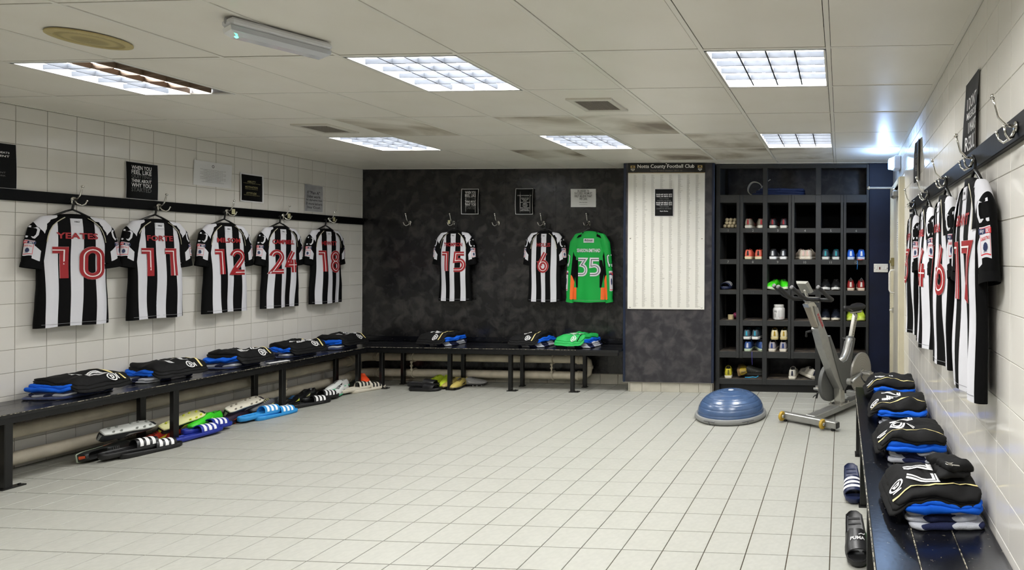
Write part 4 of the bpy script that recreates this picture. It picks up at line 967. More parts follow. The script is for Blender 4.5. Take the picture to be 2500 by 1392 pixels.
    if loop:
        m = MB(); m.tube([(-L/2+.004, -.008, z0+.055), (-L/2-.004, -.01, z0+.085), (-L/2+.004, 0, z0+.098), (-L/2-.004, .01, z0+.085), (-L/2+.004, .008, z0+.055)], .003, 6); m.build('pull_loop', cm(loop), up, True)
    return t
def slide(label, loc, rot, base, stripe, group, three=True, logo=None, L=.285):
    t = thing('slide_sandal', label, 'sandal', loc, rot, group); t.scale = (1.12,)*3
    wt = [(0, .012), (.02, .022), (.08, .036), (.3, .04), (.55, .045), (.75, .051), (.92, .042), (.98, .024), (1, .012)]
    us = [0, .008, .02, .045, .08, .12, .17, .23, .3, .38, .46, .54, .62, .7, .77, .83, .88, .92, .955, .98, .993, 1]; out = [((u-.5)*L, lerp_tab(wt, u)) for u in us]; pol = [(x, -y) for x, y in out]+[(x, y) for x, y in reversed(out)]
    zt = lambda x: .022+.008*max(0, -x/(L/2))+.006*max(0, x/(L/2)-.6)
    m = MB(); m.loft([[(x*.97, y*.9, 0) for x, y in pol], [(x, y, .005) for x, y in pol], [(x*1.005, y*1.03, zt(x)) for x, y in pol], [(x*.985, y*.96, zt(x)+.004) for x, y in pol], [(x*.94, y*.86, zt(x)-.003) for x, y in pol]]); so = smooth_by_angle(m.build('sole', cm(base, .45), t), 50)
    m = MB()
    for k in range(7): x = -.1+.03*k; wd = lerp_tab(wt, x/L+.5)*.7; m.box((x, 0, zt(x)-.001), (.01, wd*2, .002))
    m.build('footbed_ribs', cm(base, .7), so)
    def ST(a, b, e=0):
        u = .5+.34*a+.03*math.sin(b*PI); w_ = lerp_tab(wt, .5+.34*a)*1.02; th = PI*b; hgt = .062-.012*a
        return ((u-.5)*L, -w_*math.cos(th)*(1+.06*math.sin(th)), .012+hgt*math.sin(th)**.75*1.0+e*math.sin(th)) if True else None
    m = MB(); m.grid(lambda a, b: ST(a, b), 6, 16); m.grid(lambda a, b: (lambda p: (p[0], p[1]*.95, p[2]-.005))(ST(1-a, b)), 6, 16); 
    m.grid(lambda a, b: (lambda p: (p[0], p[1]*(1-.05*a), p[2]-.005*a))(ST(0, b)), 1, 16); m.grid(lambda a, b: (lambda p: (p[0], p[1]*(.95+.05*a), p[2]-.005+.005*a))(ST(1, b)), 1, 16)
    st = smooth_by_angle(m.build('strap', cm(base, .4), t), 60)
    if three:
        for k in range(3):
            m = MB(); m.grid(lambda a, b: (lambda p: (p[0], p[1]*1.03, p[2]+.0018))(ST(.14+.27*k+.15*a, .07+.86*b)), 2, 18); m.build('stripe', cm(stripe), st)
    if logo:
        m = MB(); text(m, logo, 0, 0, .05, .016, lambda X, Z: (lambda p: (p[0], p[1], p[2]+.003))(ST(.5-Z/.097, .5+X/.13)), 0, .03); m.build('logo', cm(stripe), st)
        m = MB(); m.ribbon([(.005, .016), (.015, .022), (.024, .02), (.032, .028)], .004, lambda X, Z: (lambda p: (p[0], p[1], p[2]+.003))(ST(.5-Z/.097, .5+X/.13))); m.build('leaping_mark', cm(stripe), st)
    return t
GL = 'sandals and boots on the floor'
Yd = PI/2
# left wall, from the camera to the corner
slide('black slide sandal with white stripes, upper of the pair nearest the camera', (-4.945, 3.70, .028), (.06, -.05, Yd-.25), '141416', 'e2e2e2', GL)
slide('black slide sandal with white stripes, lower of the pair nearest the camera', (-4.90, 3.775, 0), (0, 0, Yd-.2), '141416', 'e2e2e2', GL)
shoe('football_boot', 'dark boot with orange studs lying behind the nearest black sandals', (-5.13, 3.66, .035), (1.4, 0, Yd+.1), '1a1d1c', '8f9a86', 'c8502a', '2a2a2a', GL, 'boot')
shoe('football_boot', 'upturned boot with a pale grey sole on the nearest dark boot', (-5.045, 3.765, .19), (PI+.55, .05, Yd), '2a2d2f', 'c9cbc6', '8a8d88', '2a2a2a', GL, 'boot')
slide('royal blue slide sandal with white stripes, front one of the pair', (-4.93, 4.085, .012), (.0, -.06, Yd-.12), '1e2f8e', 'e8e8ee', GL)
slide('royal blue slide sandal with white stripes, rear one of the pair', (-4.975, 4.195, .03), (.02, .04, Yd-.08), '1e2f8e', 'e8e8ee', GL)
shoe('football_boot', 'red football boot with yellow flash beside the bench leg', (-5.09, 3.96, 0), (0, 0, -Yd+.15), 'a82a1a', '2a1a18', 'd8c832', '30201c', GL, 'boot')
shoe('football_boot', 'upturned boot with a yellow and white sole by the green boot', (-5.05, 4.1, .15), (PI+.6, -.15, Yd+.05), '16181a', 'd6d49a', 'd8e040', '303030', GL, 'boot')
shoe('football_boot', 'bright green football boot behind the royal blue sandals', (-5.055, 4.25, .045), (.1, 0, -Yd+.3), '35c01c', '2a7a18', '8ee84a', '2ea01a', GL, 'boot', lining='1d7a12')
shoe('football_boot', 'black football boot under the bright green boot', (-5.1, 4.33, 0), (0, 0, -Yd+.1), '151617', '1a1a1a', '3a3d3a', '222222', GL, 'boot')
slide('light blue slide sandal with white stripes, upper one of the pair', (-4.965, 4.60, .026), (.04, -.05, Yd-.18), '2f8fd2', 'ecf2f6', GL)
slide('light blue slide sandal with white stripes, lower one of the pair', (-4.92, 4.695, 0), (0, 0, Yd-.12), '2f8fd2', 'ecf2f6', GL)
shoe('football_boot', 'purple black boot with orange flash behind the light blue sandals', (-5.07, 4.47, 0), (0, 0, -Yd+.2), '2a1c2c', '1a1218', 'd8541e', '2a2024', GL, 'boot')
shoe('football_boot', 'upturned boot with a white sole leaning by the light blue sandals', (-5.05, 4.56, .155), (PI+.6, -.12, Yd+.05), '241c26', 'cfcaba', '9a9488', '2a2024', GL, 'boot')
shoe('football_boot', 'grey boot with pale laces beside the upturned white sole', (-5.06, 4.74, .04), (0, 0, -Yd+.1), '4a4c50', '2a2b2d', 'b9b46a', 'c4bd84', GL, 'boot')
shoe('football_boot', 'black football boot with pale yellow bands behind black sandals', (-5.05, 4.99, .01), (.25, 0, -Yd+.3), '101113', '1a1a1a', 'b9c64a', '2f6fa8', GL, 'boot', shiny=.25)
shoe('football_boot', 'black football boot with cream trim under the corner of the bench', (-5.1, 5.13, .03), (0, 0, -Yd+.3), '121214', '1a1a1a', 'd4cf9a', '1c1c1c', GL, 'boot', shiny=.3)
slide('black slide sandal with white stripes further along, front one', (-4.965, 5.06, 0), (0, 0, Yd-.3), '121214', 'e4e4e4', GL)
slide('black slide sandal with white stripes further along, rear one', (-5.0, 5.19, .025), (.05, .05, Yd-.25), '121214', 'e4e4e4', GL)
shoe('football_boot', 'white and mint green boot near the corner, front one', (-5.03, 5.43, 0), (0, 0, -Yd+.35), 'd9dcd9', '3fae7c', '16181a', '2a2a2a', GL, 'boot')
shoe('football_boot', 'white and mint green boot near the corner, rear one', (-5.08, 5.47, .045), (.2, 0, -Yd+.2), 'd9dcd9', '3fae7c', '16181a', '2a2a2a', GL, 'boot')
shoe('football_boot', 'orange football boot behind the white sandals in the corner', (-5.03, 5.72, .06), (0, 0, -Yd+.9), 'd8451c', 'b83a18', 'e8683a', 'd85a2a', GL, 'boot', lining='a83010')
slide('white slide sandal with black stripes, upper one in the corner', (-4.965, 5.57, .026), (.03, -.05, Yd-.35), 'cfc8b8', '1c1c1c', GL)
slide('white slide sandal with black stripes, lower one in the corner', (-4.92, 5.66, 0), (0, 0, Yd-.35), 'cfc8b8', '1c1c1c', GL)
# under the back bench
slide('plain black slide sandal under the back bench, upper one', (-4.39, 5.76, .03), (.04, .05, .15), '151517', 'e0e0e0', GL, False)
slide('plain black slide sandal under the back bench, lower one', (-4.33, 5.70, 0), (0, 0, .05), '151517', 'e0e0e0', GL, False)
shoe('football_boot', 'lime yellow football boot under the back bench, left one', (-4.37, 5.925, 0), (0, 0, -1.9), 'bdd235', '9ab02a', 'e6f03a', 'a8bc30', GL, 'boot', lining='6f8010', hs=1.25)
shoe('football_boot', 'lime yellow football boot under the back bench, right one', (-4.26, 5.92, 0), (0, 0, -1.2), 'bdd235', '9ab02a', 'e6f03a', 'a8bc30', GL, 'boot', lining='6f8010', hs=1.25)
shoe('football_boot', 'gold and black boot under the back bench, left one', (-4.16, 5.90, 0), (0, 0, -1.7), 'b3a258', '161412', '1a1816', '0c0c0c', GL, 'boot')
shoe('football_boot', 'gold and black boot under the back bench, right one', (-4.06, 5.86, 0), (0, 0, -1.5), 'b3a258', '161412', '1a1816', '0c0c0c', GL, 'boot')
shoe('football_boot', 'silver grey boot pointing right under the back bench', (-3.99, 5.955, 0), (0, 0, .15), '8d8d8c', '2a2a2a', 'c4c4c4', '4a4a4a', GL, 'boot')
# beside the right bench
slide('navy slide sandal with white stripes beside the right bench', (.074, 3.40, .05), (0, .3, -Yd+.06), '1a2344', 'e6e6ea', GL)
slide('black slide sandal with raised logo beside the right bench', (.078, 2.735, .05), (0, .3, -Yd+.06), '1d1d1e', 'c4c4c4', GL, False, 'PUMA')
shoe('football_boot', 'yellow football boot just behind the navy sandal', (.2, 3.42, 0), (0, 0, -Yd), 'e0b81c', '2a2a2a', 'f0e05a', '3a3a1a', GL, 'boot')
shoe('football_boot', 'green football boot just behind the black logo sandal', (.2, 2.74, 0), (0, 0, -Yd), '1f8a2a', '1a1a1a', '9ade2a', '2a5a1a', GL, 'boot')
# in the shoe shelves: heels to the room
def pair(word, cub, dx, upper, sole, accent, lace, z=0, spread=.11, toe_out=False, kind='trainer', yaw=(0, 0), lift=0, **kw):
    a, b = BAYS[(cub-1) % 6]; zz = ROWS[(cub-1)//6] + .002+lift; cx = (a+b)/2+dx
    for k, s in enumerate((-1, 1)):
        shoe('trainer', f'{word}, {("left","right")[k]} one of the pair', (cx+s*spread/2, 6.045, zz), (0, 0, (-Yd if toe_out else Yd)+yaw[k]), upper, sole, accent, lace, 'trainers in the shoe shelves', kind, **kw)
pair('grey and red trainer in cubbyhole two', 2, 0, '7d7466', 'c9c4b8', '9a1a26', 'b0aca6', yaw=(0, .2))
pair('black and red trainer with white sole in cubbyhole three', 3, 0, '1c1c20', 'd6d2c8', '8c1520', '2a2a2a', spread=.115)
pair('coral trainer in cubbyhole eight', 8, 0, 'd2604c', 'cfc3a0', '1c1a1a', 'd86a50')
pair('black trainer with white sole in cubbyhole nine', 9, 0, '1b1d22', 'dcdcdc', 'c9ccd0', '2a2a2a')
pair('worn white trainer in cubbyhole ten', 10, 0, 'b9ae9e', 'c9c0b0', 'd0b0a4', 'd6d0c6', yaw=(.25, -.2))
pair('navy and teal trainer in cubbyhole eleven', 11, 0, '26323e', 'c9c9c4', '2a8f96', '3a4a54', lining='2aa0a6')
pair('bright blue trainer in cubbyhole twelve', 12, 0, '1c5ec8', 'b9c6da', 'dfe6f0', '3a78d8')
pair('neon green trainer in cubbyhole fifteen', 15, 0, '3fd216', 'c9d6b8', '128a0c', '0c0c0c', toe_out=True, yaw=(-.3, .25))
pair('black trainer with white toe sole in cubbyhole seventeen', 17, 0, '131314', 'd9d9d6', 'bdbdbd', '1e1e1e', toe_out=True)
pair('red and white trainer with pull loop in cubbyhole eighteen', 18, 0, '8a1a18', 'c9b8a4', 'd6d0c8', 'a82a22', loop='5c5c5c')
pair('dark navy trainer with cream sole in cubbyhole twenty-three', 23, 0, '141a26', 'd0c9b8', '39424e', '1a202c', toe_out=True)
pair('yellow green trainer in cubbyhole twenty-four', 24, 0, 'b6cc3a', 'c9d668', '2a2d20', 'd0e04a', toe_out=True)
pair('blue and white trainer in cubbyhole twenty-six', 26, 0, '27467e', 'a9b8a0', 'c4c6d2', '4a3a9a', yaw=(.0, .35))
pair('dark teal grey trainer stacked in cubbyhole twenty-six', 26, -.01, '39454e', 'd0d0cc', '2a90a8', '2a343a', lift=.125, yaw=(0, -.15))
pair('white trainer with blue mark in cubbyhole twenty-seven', 27, 0, '9a959a', 'd2cabb', '233a78', 'b9b4b0', spread=.118)
pair('cream and yellow trainer stacked in cubbyhole twenty-seven', 27, .01, 'cfc4a0', 'b9aa78', 'a88a2a', 'b99428', lift=.125, yaw=(.1, 0))
GS = 'shoes on the bottom shelf'
shoe('trainer', 'yellow trainer on the bottom shelf at left', (-1.2, 6.05, .14), (0, 0, Yd+.2), 'b2a62a', 'c9c4b4', '6a6420', '8a801e', GS)
shoe('trainer', 'ochre trainer lying with its brown sole outwards', (-1.09, 6.06, .19), (1.35, 0, Yd+.1), '8a7420', '6a5230', '5a4a20', '7a6a20', GS)
shoe('trainer', 'dark grey trainer lying on the bottom shelf', (-.95, 6.06, .14), (0, 0, .15), '33342f', '2a2b28', '4a4b44', '3a3b36', GS)
shoe('trainer', 'white and navy trainer on the bottom shelf, upright one', (-.50, 6.05, .14), (0, 0, Yd), 'bdb8ac', 'd0cabc', '1c2038', 'c9c4ba', GS)
shoe('trainer', 'white and navy trainer on the bottom shelf, slanting one', (-.36, 6.06, .14), (.35, 0, Yd+.5), 'bdb8ac', 'd0cabc', '1c2038', 'c9c4ba', GS)
slide('navy slide sandal with white stripes in cubbyhole thirteen', (-1.2, 6.05, ROWS[2]+.004), (0, 0, -Yd-.15), '1a2240', 'dadade', 'trainers in the shoe shelves')
# ---------------------------------------------------------------- balance trainer
M_DOME = mat('blue_grey_rubber', '3f5577', .26, spec=.6, var=.12, vscale=14, bump=.03, bscale=60); M_BASEG = mat('grey_plastic_base', '858684', .45)
t = thing('balance_trainer', 'blue half-dome balance trainer on a grey base on the floor', 'balance trainer', (-.965, 4.985, 0))
m = MB(); m.lathe([(.27, 0), (.3, .002), (.312, .014), (.314, .03), (.308, .046), (.296, .05), (.285, .046)], 64, 0, None, False); base = smooth_by_angle(m.build('base', M_BASEG, t), 50)
for a in (-2.0, -.9, 1.2, 2.3):
    m = MB(); M_ = Matrix.Rotation(a, 4, 'Z') @ Matrix.Translation((.309, 0, .024)); m.box((0, 0, .008), (.014, .11, .008), 0, M_, .002); m.box((0, .0, -.004), (.014, .012, .03), 0, M_, .002); m.build('handle', mat('dark_grey_handle', '5c5d5f', .5), base)
prof = []
for k in range(61):
    a = k/60*PI/2; r, z = .29*math.cos(a)**.82, .042+.192*math.sin(a)**.95
    if k % 9 == 5: r -= .0035; z -= .0025
    prof.append((max(r, .001), z))
m = MB(); m.lathe(prof, 72, 0, None, False); m.build('dome', M_DOME, t, True)
m = MB(); m.lathe([(.001, .237), (.022, .2365), (.025, .233), (.026, .228)], 24, 0, None, False); m.build('plug', mat('pale_plug', 'b7bcc4', .4), t, True)

# ---------------------------------------------------------------- exercise bike
M_SILV = mat('silver_powder_coat', '9c9c98', .35, metal=.55, var=.06, vscale=20); M_SILV2 = mat('bright_alloy', 'bdbbb4', .25, metal=.8); M_DGREY = mat('dark_grey_shroud', '565755', .5); M_RUB = mat('black_rubber', '141415', .5); M_YEL = mat('yellow_wheel', 'b3922c', .45)
bk = thing('exercise_bike', 'grey indoor exercise bike with rear flywheel in front of the shelves', 'exercise bike', (-.262, 4.751, 0), math.atan2(.859, .512))
def P3(s, z, t_=0): return (s, -t_, z)
def beam(name, a, b, wy, h, mt, ch=.006, t_=0, par=None):
    A, B = Vector(P3(*a, t_)), Vector(P3(*b, t_)); d = B-A; L = d.length; ang = math.atan2(d.z, d.x)
    m = MB(); m.box((L/2, 0, 0), (L, wy, h), 0, Matrix.Translation(A) @ Matrix.Rotation(-ang, 4, 'Y'), ch); return m.build(name, mt, par or bk)
m = MB(); m.box((0, 0, .05), (.055, .56, .056), ch=.006); fb = m.build('front_stabiliser', M_SILV, bk)
for y in (-.284, .284): m = MB(); m.box((0, y, .05), (.05, .012, .05), ch=.006); m.build('end_cap', M_RUB, fb)
for y in (-.24, .24): m = MB(); m.cyl((0, y, 0), (0, y, .024), .018, 12); m.build('foot', M_RUB, fb)
for y in (-.165, .245):
    m = MB(); m.lathe([(.012, -.012), (.036, -.012), (.041, -.006), (.041, .006), (.036, .012), (.012, .012)], 28, 0, Matrix.Translation((-.045, y, .052)) @ Matrix.Rotation(PI/2, 4, 'X')); wh = smooth_by_angle(m.build('transport_wheel', M_YEL, fb), 40)
    m = MB(); m.cyl((-.045, y-.02, .052), (-.045, y+.02, .052), .014, 14); m.build('wheel_hub', M_SILV2, fb, True)
beam('floor_beam', (.025, .055), (1.0, .055), .095, .05, M_SILV)
m = MB(); m.box((1.02, 0, .05), (.055, .44, .056), ch=.006); m.build('rear_stabiliser', M_SILV, bk)
m = MB(); m.box((.5, 0, .084), (.17, .13, .01), ch=.002); pl = m.build('mount_plate', M_SILV2, bk)
for x in (.43, .57):
    for y in (-.05, .05): m = MB(); m.cyl((x, y, .088), (x, y, .103), .009, 6); m.build('bolt', M_SILV2, pl)
beam('post', (.505, .085), (.48, .33), .07, .085, M_SILV2)
def plate(name, pts, y0, y1, mt, par=None):
    m = MB(); m.loft([[(x, y0, z) for x, z in pts], [(x, y1, z) for x, z in pts]]); return smooth_by_angle(m.build(name, mt, par or bk), 30)
tube_ = plate('main_tube', [(.47, .2), (.53, .24), (.42, .47), (.19, .8), (.08, .985), (.02, 1.0), (.045, .94), (.105, .83), (.085, .8), (.16, .64), (.34, .36)], -.036, .036, M_SILV)
plate('handlebar_post', [(.165, .77), (.1, .8), (-.06, 1.02), (.02, 1.045), (.07, 1.0)], -.028, .028, M_SILV2)
beam('post_window', (.085, .82), (-.035, 1.0), .06, .02, mat('grey_scale_panel', '8d8578', .4))
plate('shroud', [(.52, .2), (.6, .26), (.66, .5), (.705, .62), (.66, .63), (.62, .535), (.56, .47), (.49, .46), (.42, .5), (.27, .73), (.25, .72), (.36, .48), (.45, .3)], -.043, .043, M_DGREY)
m = MB(); m.tube([P3(.5, .46), P3(.56, .475), P3(.62, .53), P3(.66, .6), P3(.675, .655)], [.028, .03, .032, .034, .036], 10, flat=1.0); m.build('seat_arm', M_SILV, bk, True)
beam('seat_sleeve', (.665, .56), (.705, .665), .066, .08, M_DGREY, .008)
sp = beam('seat_post', (.69, .62), (.785, .875), .036, .05, M_SILV2, .004)
for k, ch in enumerate('ABCDEFGHI'):
    q = .17+.085*k; s0, z0 = .785-.095*(q)/1.0*.95, .875-.255*q*.95
    m = MB(); text(m, ch, 0, 0, None, .014, lambda X, Z: (s0+X, -.0187, z0+Z), 0, .02); m.build('scale_letter', mat('black_print', '1c1c1c', .6), sp)
m = MB(); m.box((.80, 0, .893), (.17, .04, .022), ch=.005); m.build('seat_slider', M_SILV2, bk)
m = MB(); rings = []
for u in [k/14 for k in range(15)]:
    x = .575+.285*u; w_ = .022+.058*max(0, (u-.35)/.65)**1.2+.012*u; w_ *= (1 if .04 < u < .97 else .7); zt = .962+.012*u**3-.006*math.sin(u*PI)
    rings.append([(x, w_*math.cos(a), zt-.022+(.024 if math.sin(a) > 0 else .026+.02*u)*math.sin(a)) for a in [2*PI*k/18 for k in range(18)]])
m.loft(rings); m.build('saddle', M_RUB, bk, True)
m = MB(); m.tube([P3(.62, .935, .02), P3(.7, .912, .02), P3(.78, .912, .02), P3(.84, .935, .02)], .004, 6); m.tube([P3(.62, .935, -.02), P3(.7, .912, -.02), P3(.78, .912, -.02), P3(.84, .935, -.02)], .004, 6); m.build('saddle_rails', M_SILV2, bk, True)
m = MB(); m.cyl(P3(.69, .64, -.04), P3(.69, .64, -.085), .016, 12); m.build('seat_knob', M_RUB, bk, True)
def discm(name, s, z, y0, y1, r, mt, n=48, par=None, bev=.004):
    m = MB(); m.lathe([(r-bev, y0), (r, y0+bev), (r, y1-bev), (r-bev, y1)], n, 0, Matrix.Translation((s, 0, z)) @ Matrix.Rotation(PI/2, 4, 'X')); return smooth_by_angle(m.build(name, mt, par or bk), 40)
def brushed():
    mm = mat('brushed_flywheel', 'b4b1a8', .42, metal=.45); nt = mm.node_tree; b = nt.nodes['Principled BSDF']; tc = nt.nodes.new('ShaderNodeTexCoord'); wv = nt.nodes.new('ShaderNodeTexWave'); wv.wave_type = 'RINGS'; wv.rings_direction = 'Y'; wv.inputs['Scale'].default_value = 14; wv.inputs['Distortion'].default_value = 1.5; wv.inputs['Detail'].default_value = 3
    mp = nt.nodes.new('ShaderNodeMapping'); mp.inputs['Location'].default_value = (-.9, 0, -.3); nt.links.new(tc.outputs['Object'], mp.inputs[0]); nt.links.new(mp.outputs[0], wv.inputs['Vector'])
    r = nt.nodes.new('ShaderNodeValToRGB'); r.color_ramp.elements[0].color = lin('b0ada5'); r.color_ramp.elements[1].color = lin('bab7af'); nt.links.new(wv.outputs['Color'], r.inputs[0]); nt.links.new(r.outputs[0], b.inputs['Base Color']); return mm
fw = discm('flywheel', .9, .3, -.012, .012, .192, brushed()); discm('flywheel_hub', .9, .3, -.03, .03, .035, M_SILV2, 24, fw)
beam('flywheel_stay', (.52, .25), (.9, .3), .012, .03, M_DGREY, .003, -.03); beam('flywheel_stay', (.54, .27), (.9, .3), .012, .03, M_SILV, .003, .03)
discm('chain_guard', .44, .285, -.085, -.045, .175, M_DGREY)
m = MB(); m.cyl((.575, -.075, .275), (.575, .1, .275), .03, 18); m.build('crank_hub', M_SILV, bk, True)
for sg, s1, z1 in ((1, .745, .335), (-1, .405, .215)):
    m = MB(); m.tube([P3(.575, .275, sg*.085), P3((.575+s1)/2, (.275+z1)/2, sg*.092), P3(s1, z1, sg*.1)], [.02, .013, .014], 10, flat=.7); m.build('crank', M_SILV, bk, True)
    m = MB(); m.box((s1, -sg*.155, z1), (.085, .085, .02), ch=.004); m.box((s1, -sg*.155, z1+.016), (.03, .07, .014)); pd = m.build('pedal', M_SILV2, bk)
    m = MB(); cc = [P3(s1-.04, z1, sg*.125), P3(s1-.075, z1-.03, sg*.13), P3(s1-.06, z1-.075, sg*.155), P3(s1-.02, z1-.085, sg*.17), P3(s1+.02, z1-.05, sg*.185), P3(s1+.035, z1-.01, sg*.185)]
    m.tube(cc, .0055, 6); m.tube([P3(s1-.07, z1-.03, sg*.13), P3(s1-.085, z1-.055, sg*.16), P3(s1-.06, z1-.075, sg*.185), P3(s1-.02, z1-.06, sg*.19)], .0045, 6); m.build('toe_strap', M_RUB, pd, True)
# handlebars: outer horns and inner horns
m = MB()
for sg in (-1, 1):
    m.tube([P3(.035, 1.055, sg*.03), P3(.045, 1.055, sg*.12), P3(.04, 1.056, sg*.19), P3(.005, 1.065, sg*.222), P3(-.06, 1.09, sg*.226), P3(-.14, 1.14, sg*.222), P3(-.2, 1.172, sg*.218)], .0165, 12)
    m.tube([P3(.04, 1.058, sg*.075), P3(-.04, 1.06, sg*.072), P3(-.14, 1.068, sg*.07), P3(-.22, 1.1, sg*.068), P3(-.3, 1.15, sg*.066), P3(-.345, 1.175, sg*.066)], .0165, 12)
hb = m.build('handlebar', M_RUB, bk, True)
for sg in (-1, 1):
    for s0, t0 in ((-.2, .218), (-.345, .066)):
        m = MB(); m.lathe([(.0165, -.004), (.0165, .004), (.012, .006), (.001, .006)], 14, 0, Matrix.Translation(P3(s0, 1.174, sg*t0)) @ Matrix.Rotation(-PI/3, 4, 'Y')); m.build('grip_end', mat('grey_grip_end', '6c6c6c', .4), hb, True)
m = MB(); m.box((.03, 0, 1.053), (.1, .085, .04), ch=.008); m.cyl(P3(.035, 1.055, -.07), P3(.035, 1.055, .07), .022, 14); m.build('handlebar_clamp', M_SILV2, bk)
M_ = Matrix.Translation((-.075, 0, 1.16)) @ Matrix.Rotation(math.radians(48), 4, 'Y')
m = MB(); m.loft([[(-.055, -.045, -.012), (.055, -.045, -.012), (.055, .045, -.012), (-.055, .045, -.012)], [(-.06, -.06, .012), (.06, -.06, .012), (.06, .06, .012), (-.06, .06, .012)], [(-.055, -.055, .018), (.055, -.055, .018), (.055, .055, .018), (-.055, .055, .018)]], True, True, 0, M_); cs = m.build('console', mat('grey_console', '97978f', .4), bk)
m = MB(); m.box((0, 0, .0185), (.07, .08, .001), 0, M_); m.build('screen', mat('lcd_screen', '4c5248', .2), cs)
m = MB(); m.tube([(-.02, 0, 1.06), (-.045, 0, 1.1), (-.07, 0, 1.145)], .014, 8); m.build('console_stem', M_SILV2, bk, True)
m = MB(); m.tube([P3(.1, .78, -.035), P3(.07, .77, -.075), P3(.085, .73, -.085)], .011, 8); m.build('adjust_lever', M_RUB, bk, True)
A, B = Vector((.06, 0, .955)), Vector((.18, 0, .785)); d = (B-A).normalized(); nn = Vector((-d.z, 0, d.x))*-1
m = MB(); text(m, 'KEISER', 0, 0, .15, .026, lambda X, Z: tuple((A+B)/2 + Vector((.0, 0, .0)) + d*X + Vector((d.z, 0, -d.x))*-Z + Vector((0, -.0372, 0))), 0, .03); m.build('maker_lettering', mat('red_print', 'b0232a', .5), tube_)

# ---------------------------------------------------------------- small things on the shelves
def cub(n): a, b = BAYS[(n-1) % 6]; return (a+b)/2, ROWS[(n-1)//6]+.002
x, z = cub(21); t = thing('supplement_tub', 'white supplement tub with printed label in the shoe shelves', 'tub', (x+.005, 5.985, z))
m = MB(); m.lathe([(.05, 0), (.062, .006), (.064, .02), (.064, .11), (.058, .125), (.048, .132)], 36); smooth_by_angle(m.build('body', mat('white_tub', 'd3d2cf', .35), t), 40)
m = MB(); m.lathe([(.052, .13), (.054, .134), (.054, .156), (.05, .16)], 36); smooth_by_angle(m.build('lid', mat('white_lid', 'd9d8d4', .35), t), 40)
cy = lambda X, Z: (.0648*math.sin(X/.0648), -.0648*math.cos(X/.0648), Z)
m = MB(); text(m, 'PHD', -.03, .09, .03, .02, cy, 0, .03); m.ribbon([(.005, .03), (.005, .1)], .002, cy, 0)
for k in range(6): m.ribbon([(.012, .098-.012*k), (.042, .098-.012*k)], .003, cy, 0)
for k in range(2): m.ribbon([(-.05+.02*k, .03), (-.05+.02*k, .07)], .004, cy, 0)
m.ribbon([(.014, .025), (.042, .025)], .007, cy, 1); m.build('label_print', [mat('tub_black_print', '4a4a4c', .6), mat('tub_red_print', 'b9333c', .6)], t)
x, z = cub(19); t = thing('tape_roll', 'roll of beige sports tape in the shoe shelves', 'tape', (x+.015, 5.97, z)); m = MB(); m.lathe([(.018, 0), (.032, 0), (.032, .048), (.018, .048), (.018, .0)], 28, 0, None, False); smooth_by_angle(m.build('tape', mat('beige_tape', 'b9a982', .7), t), 40)
m = MB(); m.lathe([(.016, .001), (.018, .001), (.018, .047), (.016, .047), (.016, .001)], 24, 0, None, False); m.build('core', mat('tape_core', '8a7a5a', .8), t)
m = MB(); m.lathe([(.001, 0)]+[(.033*math.sin(a), .033-.033*math.cos(a)) for a in [k*PI/14 for k in range(1, 14)]]+[(.001, .066)], 24); o = m.build('massage_ball', mat('pink_ball', '9a2f5c', .5, bump=.3, bscale=40), None, True, (BAYS[0][1]-.036, 6.05, z)); tag(o, 'pink massage ball beside the tape roll', 'ball')
x, z = cub(1); t = thing('bag_of_balls', 'net bag of cream golf-size balls in the first cubbyhole', 'ball bag', (x, 6.0, z)); bm_ = None
m = MB(); m.lathe([(.001, -.021)]+[(.021*math.sin(a), -.021*math.cos(a)) for a in [k*PI/8 for k in range(1, 8)]]+[(.001, .021)], 14); b0 = m.build('ball', mat('cream_ball', 'b3a78a', .6, var=.2, vscale=30), t, True); pos = []
for lay, (nx, ny) in enumerate(((4, 3), (3, 3), (3, 2))):
    for i in range(nx):
        for j in range(ny): pos.append(((i-(nx-1)/2)*.0415+random.uniform(-.003, .003)+.01, (j-(ny-1)/2)*.0415, .022+.034*lay))
b0.location = pos[0]
for p in pos[1:]: c = b0.copy(); COL.objects.link(c); c.parent = t; c.location = p
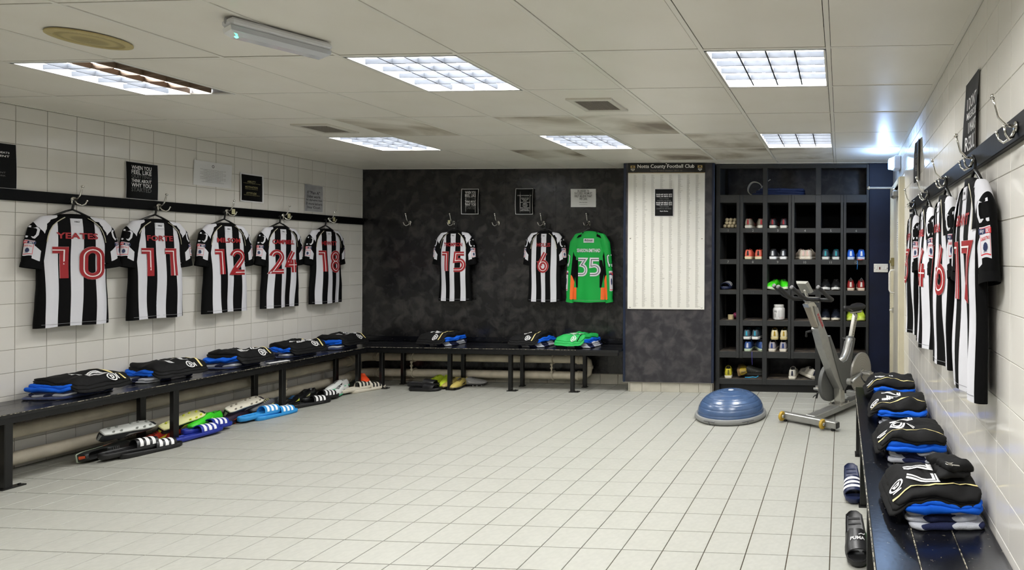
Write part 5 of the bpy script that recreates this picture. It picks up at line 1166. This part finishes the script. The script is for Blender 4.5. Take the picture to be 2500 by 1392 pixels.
# cable coil and blue cloth on the shelf top
m = MB(); pts = []
for k in range(70):
    a = k/69*PI*2*2.6+.6; pts.append((.075*math.cos(a)+.004*math.sin(3*a), .02*math.sin(a*.5)+.0006*k, .085+.075*math.sin(a)))
pts += [(.1, .03, .13), (.13, .02, .16), (.17, .01, .185)]
m.tube(pts, .005, 7); o = m.build('cable_coil', mat('white_cable', 'b7b3a6', .5), None, True, (-.93, 6.08, 2.062)); tag(o, 'loose coil of white cable on top of the shoe shelves', 'cable')
t = thing('folded_groundsheet', 'folded navy blue cloth lying on top of the shoe shelves', 'cloth', (-.66, 6.02, 2.0605), -.02)
for k in range(3):
    m, _ = pillow(.55-.04*k, .16-.01*k, .026, (lambda q: (lambda X, Y: q-.02*max(0, X*1.2)))(.026*k), 400+k, .009, .006, .1, .02*k, 0, 4); smooth_by_angle(m.build('fold', mat('navy_sheet', '1c2c58', .7, bump=.3, bscale=30), t), 60)
m = MB(); m.tube([(.175, 5.9, ROWS[1]+.004), (.17, 5.868, ROWS[1]-.01), (.172, 5.866, ROWS[1]-.05), (.168, 5.868, ROWS[1]-.1)], .003, 6); o = m.build('shoelace', mat('blue_lace', '1f7fd0', .6), None, True); tag(o, 'blue shoelace hanging over the edge of cubbyhole twelve', 'shoelace')
m = MB(); m.prism([(-.11, -.03), (.05, -.038), (.1, -.02), (.11, 0), (.1, .025), (.05, .038), (-.11, .028)], 0, .006); o = m.build('insole', mat('coral_insole', 'c75a4c', .6), None, False, (.22, 5.955, ROWS[1]+.003), (0, .05, -1.9)); tag(o, 'loose coral insole sticking out of cubbyhole twelve', 'insole')
m = MB(); m.tube([(-1.0, 5.93, .146), (-.96, 5.92, .146), (-.92, 5.935, .15), (-.88, 5.925, .148), (-.86, 5.94, .16)], .005, 6); o = m.build('shoelace', mat('cyan_lace', '2fa0d0', .6), None, True); tag(o, 'cyan lace lying on the bottom shelf', 'shoelace')
m = MB(); m.tube([(-.92, 5.9, .424), (-.919, 5.875, .42), (-.918, 5.872, .36), (-.914, 5.873, .29)], .003, 6); o = m.build('shoelace', mat('purple_lace', '3a3488', .6), None, True); tag(o, 'purple shoelace dangling below cubbyhole twenty-six', 'shoelace')
